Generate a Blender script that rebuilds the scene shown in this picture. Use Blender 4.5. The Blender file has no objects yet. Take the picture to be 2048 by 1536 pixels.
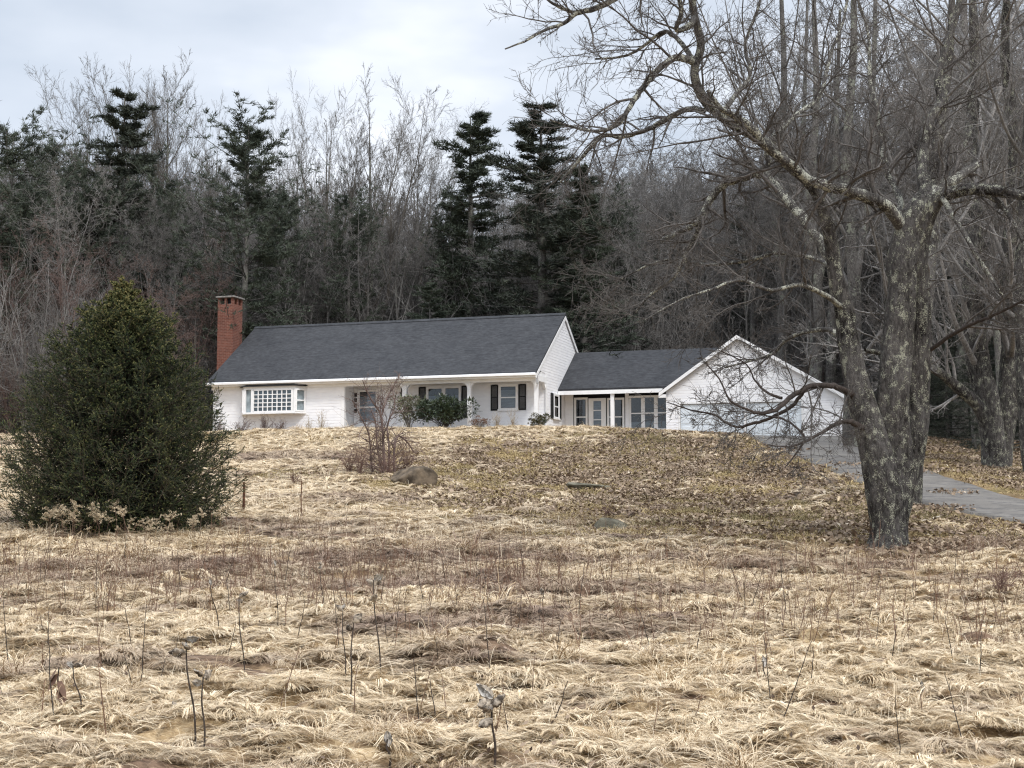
import bpy, math, random
import numpy as np
S = bpy.context.scene
COL = S.collection
R = math.radians

# ------------------------------------------------------------------ camera, light, exposure
F = 2950.0                                  # focal length in photo pixels (photo 2048 wide)
PITCH = math.atan(272 / F)
EYE = 1.6
cam_d = bpy.data.cameras.new('camera'); cam = bpy.data.objects.new('camera', cam_d); COL.objects.link(cam)
cam_d.lens = 36 * F / 2048; cam_d.sensor_width = 36; cam_d.clip_end = 3000; cam_d.clip_start = 0.1
cam.location = (0, 0, EYE); cam.rotation_euler = (R(90) + PITCH, 0, 0)
S.camera = cam
S.view_settings.view_transform = 'Standard'; S.view_settings.look = 'None'
S.view_settings.exposure = 0.80; S.view_settings.gamma = 1.0
S.cycles.max_bounces = 6; S.cycles.transparent_max_bounces = 12
S.cycles.use_denoising = True; S.cycles.denoising_input_passes = 'RGB_ALBEDO_NORMAL'; S.cycles.denoising_prefilter = 'NONE'; S.cycles.filter_width = 1.2

SUN_EL, SUN_AZ = 50, 153                     # azimuth clockwise from +Y (into the picture)
w = bpy.data.worlds.new('World'); S.world = w; w.use_nodes = True
nt = w.node_tree; nt.nodes.clear()
def N(nt, t, **k):
    n = nt.nodes.new(t)
    for a, v in k.items(): setattr(n, a, v)
    return n
def L(nt, a, b): nt.links.new(a, b)
def ramp(nt, fac, stops, interp='LINEAR'):
    n = N(nt, 'ShaderNodeValToRGB'); cr = n.color_ramp; cr.interpolation = interp
    while len(cr.elements) < len(stops): cr.elements.new(0.5)
    for e, (p, c) in zip(cr.elements, stops):
        e.position = p; e.color = (*c, 1) if len(c) == 3 else c
    if fac is not None: L(nt, fac, n.inputs[0])
    return n.outputs[0]
def mixc(nt, f, a, b, mode='MIX'):
    n = N(nt, 'ShaderNodeMix', data_type='RGBA', blend_type=mode)
    for i, v in ((0, f), (6, a), (7, b)):
        if hasattr(v, 'links'): L(nt, v, n.inputs[i])
        else: n.inputs[i].default_value = v if i == 0 else ((*v, 1) if len(v) == 3 else v)
    return n.outputs[2]
def mth(nt, op, a, b=0.0, clamp=False):
    n = N(nt, 'ShaderNodeMath', operation=op); n.use_clamp = clamp
    for i, v in ((0, a), (1, b)):
        if hasattr(v, 'links'): L(nt, v, n.inputs[i])
        else: n.inputs[i].default_value = v
    return n.outputs[0]
tc = N(nt, 'ShaderNodeTexCoord'); mp = N(nt, 'ShaderNodeMapping'); mp.inputs['Scale'].default_value = (1.0, 1.0, 2.6)
mp.inputs['Location'].default_value = (0.75, 0.2, 0.10)
L(nt, tc.outputs['Generated'], mp.inputs[0])
nz = N(nt, 'ShaderNodeTexNoise'); nz.inputs['Scale'].default_value = 3.4; nz.inputs['Detail'].default_value = 5; nz.inputs['Roughness'].default_value = 0.5
L(nt, mp.outputs[0], nz.inputs[0])
clouds = ramp(nt, nz.outputs[0], [(0.33, (0.42, 0.465, 0.53)), (0.5, (0.53, 0.565, 0.62)), (0.60, (0.67, 0.69, 0.73))])
sep = N(nt, 'ShaderNodeSeparateXYZ'); L(nt, tc.outputs['Generated'], sep.inputs[0])
zen = mth(nt, 'MULTIPLY', mth(nt, 'SUBTRACT', sep.outputs[2], 0.36, True), 3.4)       # overcast sky: the zenith is up to ~2.4 times the horizon
zen = mth(nt, 'ADD', mth(nt, 'MINIMUM', zen, 1.6), 1.0)
vs = N(nt, 'ShaderNodeVectorMath', operation='SCALE'); L(nt, clouds, vs.inputs[0]); L(nt, zen, vs.inputs[3])
sky = N(nt, 'ShaderNodeTexSky', sky_type='NISHITA'); sky.sun_disc = False
sky.sun_elevation = R(SUN_EL); sky.sun_rotation = R(SUN_AZ)
bg1 = N(nt, 'ShaderNodeBackground'); L(nt, vs.outputs[0], bg1.inputs[0]); bg1.inputs[1].default_value = 0.95
bg2 = N(nt, 'ShaderNodeBackground'); L(nt, sky.outputs[0], bg2.inputs[0]); bg2.inputs[1].default_value = 0.09
mx = N(nt, 'ShaderNodeMixShader'); mx.inputs[0].default_value = 0.12
L(nt, bg1.outputs[0], mx.inputs[1]); L(nt, bg2.outputs[0], mx.inputs[2])
wo = N(nt, 'ShaderNodeOutputWorld'); L(nt, mx.outputs[0], wo.inputs[0])
sun_d = bpy.data.lights.new('sun', 'SUN'); sun_d.energy = 1.3; sun_d.angle = R(12); sun_d.color = (1.0, 0.965, 0.92)
sun = bpy.data.objects.new('sun', sun_d); COL.objects.link(sun)
sun.rotation_euler = (R(90 - SUN_EL), 0, R(180 - SUN_AZ)); sun.location = (20, -20, 40)

# ------------------------------------------------------------------ measuring helpers
_c, _s = math.cos(PITCH), math.sin(PITCH)
def at(px, py, D):
    """world point seen at photo pixel (px,py) at ground distance D"""
    x = (px - 1024) / F; v = (768 - py) / F
    d = np.array([x, _c - v * _s, _s + v * _c]); k = D / d[1]
    return np.array([d[0] * k, D, EYE + d[2] * k])

def _hash(ix, iy, seed):
    h = (ix.astype(np.int64) * 374761393 + iy.astype(np.int64) * 668265263 + seed * 2147483647) & 0xffffffff
    h = ((h ^ (h >> 13)) * 1274126177) & 0xffffffff
    return ((h ^ (h >> 16)) & 0xffff) / 65535.0
def vnoise(x, y, seed=0):
    x = np.asarray(x, float); y = np.asarray(y, float)
    ix = np.floor(x); iy = np.floor(y); fx = x - ix; fy = y - iy
    fx = fx * fx * (3 - 2 * fx); fy = fy * fy * (3 - 2 * fy)
    a = _hash(ix, iy, seed); b = _hash(ix + 1, iy, seed); c = _hash(ix, iy + 1, seed); d = _hash(ix + 1, iy + 1, seed)
    return (a * (1 - fx) + b * fx) * (1 - fy) + (c * (1 - fx) + d * fx) * fy - 0.5
def fbm(x, y, seed=0, o=4):
    s = 0; a = 1
    for i in range(o): s = s + a * vnoise(x * 2 ** i, y * 2 ** i, seed + i * 7); a *= .5
    return s

# ------------------------------------------------------------------ terrain heights (thin-plate surface through surveyed points)
CP = []
for py, D in ((1536, 9.5), (1325, 15), (1217, 20), (1152, 25), (1099, 30), (1052, 35), (1010, 40), (971, 45), (928, 50), (890, 54), (861, 58)):
    p = at(1024, py, D); CP.append(p)
for x, y, z in ((0, 0, 0), (-20, 0, 0), (20, 0, 0), (0, -30, -.3), (-9, 10, -.0), (9, 10, 0), (-14, 20, .35), (14, 20, .4), (-30, 30, 1.0),
                (0, 61, 5.3), (-14, 66, 5.25), (0, 66, 5.3), (-8, 70, 5.3), (5, 70, 5.3), (0, 80, 5.4), (-30, 80, 5.4), (30, 80, 5.2), (0, 110, 4.8), (60, 110, 4.5), (-60, 110, 4.8),
                (-60, 60, 4.8), (60, 50, 2.6), (70, 20, -1), (-70, 20, .5), (0, 170, 0), (120, 150, 0), (-120, 150, 0), (120, 0, -2), (-120, 0, -1), (0, -120, -3), (50, 75, 4.6)):
    CP.append(np.array([x, y, z], float))
for px, py, D in ((430, 868, 60), (680, 859, 60), (200, 872, 60), (0, 872, 60), (1180, 856, 58), (1330, 864, 58),
                  (235, 1062, 32), (0, 1000, 38), (0, 905, 50), (480, 985, 42), (700, 960, 44), (480, 900, 54),
                  (1780, 1098, 29.5), (1600, 1070, 32), (1500, 1010, 38), (1400, 960, 44), (1400, 905, 52),
                  (1485, 871, 58), (1530, 888, 53), (1600, 914, 48), (1700, 956, 42), (1843, 1003, 37), (2048, 1043, 33.5), (2300, 1085, 30.5),
                  (1720, 869, 59), (1760, 884, 56), (1800, 906, 51), (1860, 942, 44), (1950, 972, 40.5), (2048, 1000, 38), (2300, 1040, 35),
                  (1980, 932, 46), (1890, 915, 51), (2200, 950, 46), (1950, 880, 60)):
    CP.append(at(px, py, D))
G_ = 0.0
for s, b in ((5.5, 3.2), (12, 3.2), (9, 6), (9, 10)):
    a = R(18); CP.append(np.array([1.07 + s * math.cos(a) + b * math.sin(a), 62 - s * math.sin(a) + b * math.cos(a), 4.62]))
CP = np.array(CP)
def _U(r2): return np.where(r2 > 1e-9, r2 * np.log(r2 + 1e-12), 0)
n = len(CP); X = CP[:, :2] / 30.0
K = _U(((X[:, None] - X[None]) ** 2).sum(2)) + np.eye(n) * 0.003
Pm = np.hstack([np.ones((n, 1)), X]); A = np.zeros((n + 3, n + 3)); A[:n, :n] = K; A[:n, n:] = Pm; A[n:, :n] = Pm.T
_w = np.linalg.solve(A, np.concatenate([CP[:, 2], np.zeros(3)]))
def zbase(x, y):
    x = np.atleast_1d(np.asarray(x, float)); y = np.atleast_1d(np.asarray(y, float)); sh = x.shape
    r = np.maximum(np.hypot(x, y - 40) / 150.0, 1.0); xx = x / r; yy = 40 + (y - 40) / r      # far out: hold the rim height
    q = np.stack([xx.ravel(), yy.ravel()], 1) / 30.0; out = np.empty(len(q))
    for i in range(0, len(q), 20000):
        c = q[i:i + 20000]
        out[i:i + 20000] = _U(((c[:, None] - X[None]) ** 2).sum(2)) @ _w[:n] + _w[n] + c @ _w[n + 1:]
    return out.reshape(sh)

DRV_L = [(1478, 870, 59.5), (1485, 871, 58), (1530, 888, 53), (1600, 914, 48), (1700, 956, 42), (1843, 1003, 37), (2048, 1043, 33.5), (2300, 1085, 30.5), (2600, 1130, 28)]
DRV_R = [(1722, 868, 60.5), (1722, 869, 59), (1760, 884, 56), (1800, 906, 51), (1860, 942, 44), (1950, 972, 40.5), (2048, 1000, 38), (2300, 1040, 35), (2600, 1080, 33)]
dl = np.array([at(*p)[:2] for p in DRV_L]); dr = np.array([at(*p)[:2] for p in DRV_R])
def rs(P, n_):
    t = np.linspace(0, len(P) - 1, n_); i = np.minimum(t.astype(int), len(P) - 2); f = (t - i)[:, None]
    p0 = P[np.maximum(i - 1, 0)]; p1 = P[i]; p2 = P[i + 1]; p3 = P[np.minimum(i + 2, len(P) - 1)]
    return .5 * ((2 * p1) + (-p0 + p2) * f + (2 * p0 - 5 * p1 + 4 * p2 - p3) * f ** 2 + (-p0 + 3 * p1 - 3 * p2 + p3) * f ** 3)
dl = rs(dl, 140); dr = rs(dr, 140)
dmid = (dl + dr) / 2; dhw = np.hypot(*(dl - dr).T) / 2
def drive_d(x, y):
    """distance outside the driveway edge (negative = on it)"""
    x = np.asarray(x, float); sh = x.shape; q = np.stack([x.ravel(), np.asarray(y, float).ravel()], 1); out = np.empty(len(q))
    for i in range(0, len(q), 20000):
        d = np.sqrt(((q[i:i + 20000][:, None] - dmid[None]) ** 2).sum(2)) - dhw[None]
        out[i:i + 20000] = d.min(1)
    return out.reshape(sh)
def sm(a, b, v): t = np.clip((v - a) / (b - a), 0, 1); return t * t * (3 - 2 * t)
HA = R(18)
def loc_sb(x, y):
    dx, dy = x - 1.07, y - 62.0
    return dx * math.cos(HA) - dy * math.sin(HA), dx * math.sin(HA) + dy * math.cos(HA)
def house_d(x, y):
    s, b = loc_sb(x, y)
    return np.maximum(np.maximum(-17 - s, s - 13), np.maximum(-0.5 - b, b - 10.5))
def height(x, y):
    x = np.atleast_1d(np.asarray(x, float)); y = np.atleast_1d(np.asarray(y, float))
    z = zbase(x, y)
    amp = sm(0.0, 2.0, drive_d(x, y)) * sm(-0.3, 2.0, house_d(x, y))
    near = 1 - sm(30, 42, y)
    z = z + amp * (0.10 * fbm(x / 3.1, y / 2.2, 3, 3) + (0.05 + 0.20 * near) * fbm(x / .60 + 2.0 * vnoise(x / 2, y / 2, 5), y / .34, 11, 3))
    z = z + .20 * np.exp(-((y - 15.0) / .45) ** 2 - ((x + .65) / .75) ** 2)
    return z
def gz(x, y): return float(height(np.array([x]), np.array([y]))[0])
def leafm(x, y):
    """how much fallen leaf covers the ground (1 = the leafy slope)"""
    d = np.hypot((x - 6.5) / 12.0, (y - 46) / 11.5) + .35 * fbm(x / 3, y / 3, 21, 3)
    a = 1 - sm(0.75, 1.15, d)
    b = 1 - sm(0.7, 1.2, np.hypot((x - 8.5) / 6.5, (y - 32.5) / 5.0) + .3 * fbm(x / 2, y / 2, 22, 3))
    c = sm(10, 14, x - (y - 40) * -0.3) * sm(32, 36, y)
    d2 = sm(66, 74, y)
    e = (1 - sm(.6, 1.2, np.hypot((x + 3.5) / 4.5, (y - 45.5) / 2.5))) * .5
    return np.clip(np.maximum.reduce([a, b, c, d2, e]), 0, 1)
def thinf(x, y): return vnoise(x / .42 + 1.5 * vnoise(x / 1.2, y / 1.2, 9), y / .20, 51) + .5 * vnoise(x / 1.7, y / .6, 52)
def brown(x, y):
    """brown thatch bands in the straw field"""
    v = fbm(x / 4.5, y / 1.3, 31, 4) + .25 * fbm(x / .9, y / .4, 35, 2)
    v = v + .26 * np.exp(-((y - 22.5) / 1.6) ** 2) * (1 - sm(-1, 3, x)) + .45 * np.exp(-((y - 14.8) / .8) ** 2 - ((x + .6) / 1.0) ** 2) + .18 * np.exp(-((y - 14.2) / .45) ** 2 - ((x + 2.6) / 1.6) ** 2)
    v = v + .28 * np.exp(-((y - 20.5) / 1.2) ** 2) * sm(-2, 1, x) + .2 * np.exp(-((y - 26.5) / 1.5) ** 2)
    v = v + .3 * np.exp(-((y - 33) / 2) ** 2) * (1 - sm(2, 5, x))
    return sm(0.02, .50, v)

# ------------------------------------------------------------------ materials
MATS = {}
def newmat(name):
    m = bpy.data.materials.new(name); m.use_nodes = True; m.node_tree.nodes.clear(); MATS[name] = m
    t = m.node_tree; o = N(t, 'ShaderNodeOutputMaterial'); b = N(t, 'ShaderNodeBsdfPrincipled'); L(t, b.outputs[0], o.inputs[0])
    b.inputs['Roughness'].default_value = .85; b.inputs['Specular IOR Level'].default_value = .25
    return m, t, b
def coord(t, kind='Object', scale=(1, 1, 1)):
    if kind == 'World': c = N(t, 'ShaderNodeNewGeometry').outputs['Position']
    else: c = N(t, 'ShaderNodeTexCoord').outputs[kind]
    m = N(t, 'ShaderNodeMapping'); m.inputs['Scale'].default_value = scale; L(t, c, m.inputs[0]); return m.outputs[0]
def noise(t, v, scale, detail=4, rough=.55):
    n_ = N(t, 'ShaderNodeTexNoise'); n_.inputs['Scale'].default_value = scale; n_.inputs['Detail'].default_value = detail
    n_.inputs['Roughness'].default_value = rough; L(t, v, n_.inputs[0]); return n_.outputs[0]
def bump(t, b, h, st=.5, dist=.02):
    n_ = N(t, 'ShaderNodeBump'); n_.inputs['Strength'].default_value = st; n_.inputs['Distance'].default_value = dist
    L(t, h, n_.inputs['Height']); L(t, n_.outputs[0], b.inputs['Normal'])
def simple(name, c1, c2, scale=5, rough=.8, kind='Object', sc=(1, 1, 1), bst=0, bd=.01, spec=.25, lo=.35, hi=.65, detail=4):
    m, t, b = newmat(name); v = coord(t, kind, sc); f = noise(t, v, scale, detail)
    L(t, ramp(t, f, [(lo, c1), (hi, c2)]), b.inputs['Base Color']); b.inputs['Roughness'].default_value = rough
    b.inputs['Specular IOR Level'].default_value = spec
    if bst: bump(t, b, f, bst, bd)
    return m
def bark(name, c1, c2, lich=0.0, lcol=(0.36, 0.38, 0.24), rand=.3, sc=6, kind='Object', bd=.03, lsc=2.2):
    m, t, b = newmat(name)
    v = coord(t, kind, (1, 1, .38)); f = noise(t, v, sc * 4.0, 6, .68); f2 = noise(t, coord(t, kind), sc * .22, 3)
    base = ramp(t, f, [(.40, c1), (.58, c2)])
    base = mixc(t, .5, base, ramp(t, f2, [(.35, c1), (.65, c2)]))
    oi = N(t, 'ShaderNodeObjectInfo')
    hs = N(t, 'ShaderNodeHueSaturation'); L(t, base, hs.inputs['Color'])
    L(t, mth(t, 'ADD', mth(t, 'MULTIPLY', oi.outputs['Random'], rand * 2), 1 - rand), hs.inputs['Value']); base = hs.outputs[0]
    if lich > 0:
        l1 = noise(t, coord(t, kind, (1, 1, .7)), lsc, 2, .5); l2 = noise(t, coord(t, kind), lsc * 6, 3, .6)
        k = mth(t, 'ADD', mth(t, 'MULTIPLY', l1, .45), mth(t, 'MULTIPLY', l2, .55))
        k = ramp(t, k, [(.555 - lich * .12, (0, 0, 0)), (.59 - lich * .12, (.9, .9, .9))])
        base = mixc(t, k, base, ramp(t, f, [(.3, tuple(q * .62 for q in lcol)), (.7, lcol)]))
    L(t, base, b.inputs['Base Color']); b.inputs['Roughness'].default_value = .95; b.inputs['Specular IOR Level'].default_value = .12
    bump(t, b, f, 1.0, bd)
    return m
def inst_attr(t, nm):
    a = N(t, 'ShaderNodeAttribute'); a.attribute_type = 'INSTANCER'; a.attribute_name = nm; return a.outputs['Fac']

# straw: per-instance tone (0 pale straw .. 1 brown thatch, painted gap shade too), per-blade variation in a colour attribute
def strawmat(name):
    m, t, b = newmat(name)
    tone = inst_attr(t, 'tone'); bl = N(t, 'ShaderNodeAttribute'); bl.attribute_name = 'blade'
    pale = ramp(t, bl.outputs['Fac'], [(0, (.16, .10, .055)), (.25, (.36, .255, .145)), (.6, (.60, .47, .30)), (1, (.86, .75, .56))])
    brn = ramp(t, bl.outputs['Fac'], [(0, (.06, .040, .028)), (.4, (.18, .12, .085)), (1, (.40, .29, .205))])
    L(t, mixc(t, tone, pale, brn), b.inputs['Base Color'])
    b.inputs['Roughness'].default_value = .6; b.inputs['Specular IOR Level'].default_value = .3
    return m
M_straw = strawmat('straw_blades')
m, t, b = newmat('lawn_blades'); bl = N(t, 'ShaderNodeAttribute'); bl.attribute_name = 'blade'
tone = inst_attr(t, 'tone')
L(t, mixc(t, tone, ramp(t, bl.outputs['Fac'], [(0, (.12, .09, .04)), (.5, (.33, .25, .12)), (1, (.55, .42, .22))]),
          ramp(t, bl.outputs['Fac'], [(0, (.07, .06, .028)), (.5, (.17, .14, .068)), (1, (.32, .25, .13))])), b.inputs['Base Color'])
M_lawn = m
m, t, b = newmat('fallen_leaf'); bl = N(t, 'ShaderNodeAttribute'); bl.attribute_name = 'blade'
L(t, ramp(t, bl.outputs['Fac'], [(0, (.09, .062, .045)), (.35, (.20, .145, .100)), (.7, (.34, .255, .18)), (.93, (.42, .33, .23)), (1, (.58, .50, .39))]), b.inputs['Base Color'])
b.inputs['Roughness'].default_value = .7
M_leaf = m

# ground: three vertex-painted zones of what covers it: straw, leaf litter, brown thatch; plus shade painted into the hollows
m, t, b = newmat('field_ground')
zc = N(t, 'ShaderNodeAttribute'); zc.attribute_name = 'zone'; sp = N(t, 'ShaderNodeSeparateColor'); L(t, zc.outputs['Color'], sp.inputs[0])
pw = coord(t, 'World', (1, 1.8, 1)); f1 = noise(t, pw, 3.0, 6, .65); f2 = noise(t, coord(t, 'World', (1, 2.2, 1)), 14, 4, .7); f3 = noise(t, coord(t, 'World'), .35, 3)
ff = mth(t, 'ADD', mth(t, 'MULTIPLY', f1, .5), mth(t, 'MULTIPLY', f2, .5))
straw = ramp(t, ff, [(.36, (.16, .10, .055)), (.47, (.34, .24, .13)), (.6, (.55, .42, .25))])
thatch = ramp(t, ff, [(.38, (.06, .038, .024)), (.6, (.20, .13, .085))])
litter = ramp(t, ff, [(.38, (.09, .055, .03)), (.5, (.17, .12, .06)), (.62, (.30, .20, .11))])
moss = ramp(t, ff, [(.38, (.10, .10, .035)), (.6, (.26, .22, .09))])
litter = mixc(t, ramp(t, f3, [(.54, (0, 0, 0)), (.70, (1, 1, 1))]), litter, moss)
c = mixc(t, sp.outputs[2], straw, thatch); c = mixc(t, sp.outputs[1], c, thatch); c = mixc(t, sp.outputs[0], c, litter)  # second mix paints shade between clumps in thatch brown
L(t, c, b.inputs['Base Color']); bump(t, b, ff, .8, .05); b.inputs['Roughness'].default_value = .95
M_ground = m

m, t, b = newmat('asphalt'); v = coord(t, 'World'); f1 = noise(t, v, 1.1, 4); f2 = noise(t, v, 60, 2)
base = ramp(t, f1, [(.35, (.132, .118, .102)), (.65, (.22, .20, .176))]); base = mixc(t, .35, base, ramp(t, f2, [(.3, (.06, .058, .056)), (.7, (.21, .205, .195))]))
cr = noise(t, coord(t, 'World', (.5, 1.6, 1)), .8, 6, .7)
base = mixc(t, ramp(t, cr, [(.47, (0, 0, 0)), (.5, (.75, .75, .75)), (.53, (0, 0, 0))]), base, (.05, .05, .055))
L(t, base, b.inputs['Base Color']); bump(t, b, f2, .4, .01); b.inputs['Roughness'].default_value = .8
M_asphalt = m

M_siding = simple('white_siding', (.82, .82, .845), (.90, .90, .91), 2.5, .6, 'Object', (1, 1, 3), .1, .004, .35, .3, .6)
M_trim = simple('white_trim', (.82, .82, .82), (.88, .88, .88), 4, .5, spec=.4)
M_porchw = simple('porch_wall_paint', (.76, .76, .77), (.84, .84, .84), 3, .6)
m, t, b = newmat('asphalt_shingles'); v = N(t, 'ShaderNodeTexCoord').outputs['Generated']
uvn = N(t, 'ShaderNodeUVMap').outputs[0]; br = N(t, 'ShaderNodeTexBrick'); L(t, uvn, br.inputs[0])
br.inputs['Scale'].default_value = 1; br.inputs['Brick Width'].default_value = .33; br.inputs['Row Height'].default_value = .14; br.inputs['Mortar Size'].default_value = .012
br.inputs['Color1'].default_value = (.022, .023, .027, 1); br.inputs['Color2'].default_value = (.046, .048, .054, 1); br.inputs['Mortar'].default_value = (.03, .032, .038, 1); br.inputs['Bias'].default_value = -.1
f1 = noise(t, coord(t, 'Object', (1, 1, 1)), 1.2, 5); f2 = noise(t, coord(t, 'Object', (1, 2, 2)), 4.5, 4, .7)
base = mixc(t, .6, br.outputs[0], ramp(t, f2, [(.3, (.012, .013, .015)), (.7, (.085, .088, .096))]))
base = mixc(t, .25, base, ramp(t, f1, [(.35, (.025, .027, .03)), (.65, (.065, .067, .07))]))
L(t, base, b.inputs['Base Color']); bump(t, b, br.outputs[1], -.8, .03); b.inputs['Roughness'].default_value = .95
M_roof = m
m, t, b = newmat('red_brick'); uvn = N(t, 'ShaderNodeUVMap').outputs[0]; br = N(t, 'ShaderNodeTexBrick'); L(t, uvn, br.inputs[0])
br.inputs['Scale'].default_value = 1; br.inputs['Brick Width'].default_value = .21; br.inputs['Row Height'].default_value = .075; br.inputs['Mortar Size'].default_value = .006
br.inputs['Color1'].default_value = (.185, .064, .042, 1); br.inputs['Color2'].default_value = (.12, .045, .033, 1); br.inputs['Mortar'].default_value = (.30, .20, .16, 1)
f1 = noise(t, coord(t, 'Object'), 5, 4)
L(t, mixc(t, .35, br.outputs[0], ramp(t, f1, [(.35, (.085, .038, .030)), (.65, (.24, .105, .075))])), b.inputs['Base Color']); bump(t, b, br.outputs[1], -.4, .01)
M_brick = m
M_cap = simple('chimney_cap_stone', (.16, .15, .14), (.28, .26, .24), 8)
M_black = simple('black_painted_wood', (.010, .011, .012), (.02, .02, .022), 6, .5)
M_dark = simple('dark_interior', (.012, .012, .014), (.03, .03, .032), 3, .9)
M_blind = simple('window_blind', (.26, .28, .31), (.38, .40, .43), 3, .8, sc=(1, 1, 6))
M_gdoor = simple('garage_door_paint', (.70, .76, .81), (.77, .82, .86), 1.5, .5, spec=.4)
M_metal = simple('dark_metal', (.03, .03, .03), (.07, .065, .06), 9, .5, spec=.5)
m, t, b = newmat('window_glass'); t.nodes.clear(); o = N(t, 'ShaderNodeOutputMaterial'); g = N(t, 'ShaderNodeBsdfGlossy'); g.inputs['Roughness'].default_value = .02
g.inputs['Color'].default_value = (.9, .93, .97, 1); tr = N(t, 'ShaderNodeBsdfTransparent'); tr.inputs['Color'].default_value = (.80, .84, .86, 1); mm = N(t, 'ShaderNodeMixShader')
fr = N(t, 'ShaderNodeFresnel'); fr.inputs[0].default_value = 1.52; L(t, mth(t, 'ADD', fr.outputs[0], .0), mm.inputs[0]); L(t, tr.outputs[0], mm.inputs[1]); L(t, g.outputs[0], mm.inputs[2]); L(t, mm.outputs[0], o.inputs[0])
M_glass = m
M_bark = bark('grey_bark', (.036, .033, .031), (.20, .187, .175), .12, (.26, .27, .22))
M_twig = bark('twig_bark', (.078, .073, .069), (.29, .275, .26), 0, rand=.35)
M_redtwig = bark('reddish_twig_bark', (.085, .058, .050), (.20, .145, .13), 0, rand=.25)
M_paletwig = bark('pale_twig_bark', (.085, .075, .065), (.19, .17, .145), 0, rand=.2)
M_maple = bark('lichened_maple_bark', (.014, .012, .011), (.135, .125, .118), .055, (.46, .46, .36), 0.0, 5, 'World', .08, 8.0)
M_maplelimb = bark('lichened_limb_bark', (.022, .019, .017), (.13, .122, .115), .32, (.48, .48, .40), 0.0, 7, 'World', .03, 5.5)
M_darklimb = bark('dark_limb_bark', (.022, .017, .015), (.085, .070, .062), .0, rand=0.0, sc=7, kind='World')
M_mapletwig = bark('maple_twig_bark', (.045, .040, .037), (.17, .155, .143), 0, rand=0, kind='World')
M_needle = simple('dark_needles', (.026, .034, .026), (.066, .076, .056), 1.2, .7)
M_pineneedle = simple('pine_needles', (.034, .044, .032), (.075, .090, .062), .6, .75)
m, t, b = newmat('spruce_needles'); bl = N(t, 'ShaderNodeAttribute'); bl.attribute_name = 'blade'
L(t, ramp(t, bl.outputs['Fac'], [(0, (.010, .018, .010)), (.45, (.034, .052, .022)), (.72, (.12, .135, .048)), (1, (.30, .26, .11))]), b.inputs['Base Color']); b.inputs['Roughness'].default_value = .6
M_spruce = m
M_sprucebark = simple('spruce_bark', (.06, .045, .035), (.13, .10, .08), 9)
M_rhodo = simple('rhododendron_leaf', (.013, .024, .010), (.048, .066, .030), 3, .45, spec=.5)
M_brownshrub = simple('dead_brown_leaf', (.09, .05, .035), (.24, .15, .10), 5)
M_rock = simple('granite', (.042, .032, .022), (.17, .13, .09), 3, .9, bst=.8, bd=.06, detail=8)
M_slate = simple('mossy_slate', (.06, .055, .038), (.17, .155, .115), 4, .9, bst=.7, bd=.03, detail=7)
M_rust = simple('rusted_steel', (.05, .022, .014), (.13, .055, .03), 12)
M_stalk = simple('dead_stalk', (.10, .062, .045), (.24, .155, .11), 4)
M_redstalk = simple('red_brown_stalk', (.12, .065, .042), (.27, .165, .11), 4)
M_dstalk = simple('dark_stalk', (.026, .020, .016), (.085, .066, .054), 4)
M_plume = simple('goldenrod_fluff', (.24, .18, .11), (.62, .52, .37), 12, .9, lo=.3, hi=.6)
M_pod = simple('weathered_pod', (.05, .038, .028), (.38, .32, .25), 22, .8, lo=.4, hi=.6)
M_podin = simple('pale_pod_lining', (.30, .27, .23), (.72, .69, .64), 15)
M_far = simple('white_clapboard_far', (.55, .57, .6), (.75, .76, .78), 2)

# ------------------------------------------------------------------ mesh helpers
def mesh(name, V, Fc, mats, mi=None, smooth=False, blade=None, uv=None):
    me = bpy.data.meshes.new(name); V = np.asarray(V, np.float32)
    if isinstance(Fc, np.ndarray):
        k = Fc.shape[1]; nf = len(Fc); me.vertices.add(len(V)); me.vertices.foreach_set('co', V.ravel())
        me.loops.add(nf * k); me.loops.foreach_set('vertex_index', Fc.astype(np.int32).ravel())
        me.polygons.add(nf); me.polygons.foreach_set('loop_start', np.arange(nf, dtype=np.int32) * k)
        me.polygons.foreach_set('loop_total', np.full(nf, k, np.int32))
    else: me.from_pydata([tuple(map(float, v)) for v in V], [], [list(map(int, f)) for f in Fc])
    for mt in (mats if isinstance(mats, (list, tuple)) else [mats]): me.materials.append(mt)
    if mi is not None: me.polygons.foreach_set('material_index', np.asarray(mi, np.int32))
    if smooth: me.polygons.foreach_set('use_smooth', np.ones(len(me.polygons), bool))
    if blade is not None:
        a = me.attributes.new('blade', 'FLOAT', 'POINT'); a.data.foreach_set('value', np.asarray(blade, np.float32))
    me.update(calc_edges=True)
    if uv is not None:
        ul = me.uv_layers.new(name='UVMap'); ul.data.foreach_set('uv', np.asarray(uv, np.float32).ravel())
    return me
def link(name, me, parent=None, loc=(0, 0, 0)):
    o = bpy.data.objects.new(name, me); COL.objects.link(o); o.location = loc
    if parent is not None: o.parent = parent
    return o
def tag(o, label=None, cat=None, group=None, kind=None):
    if label: o['label'] = label
    if cat: o['category'] = cat
    if group: o['group'] = group
    if kind: o['kind'] = kind
    return o
def empty(name, loc, rz=0, **k):
    o = bpy.data.objects.new(name, None); COL.objects.link(o); o.location = loc; o.rotation_euler = (0, 0, rz); o.empty_display_size = .3
    return tag(o, **k)
def copy_tree(o, parent=None):
    c = o.copy(); COL.objects.link(c)
    if parent is not None: c.parent = parent
    for ch in list(o.children): copy_tree(ch, c)
    return c

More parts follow.
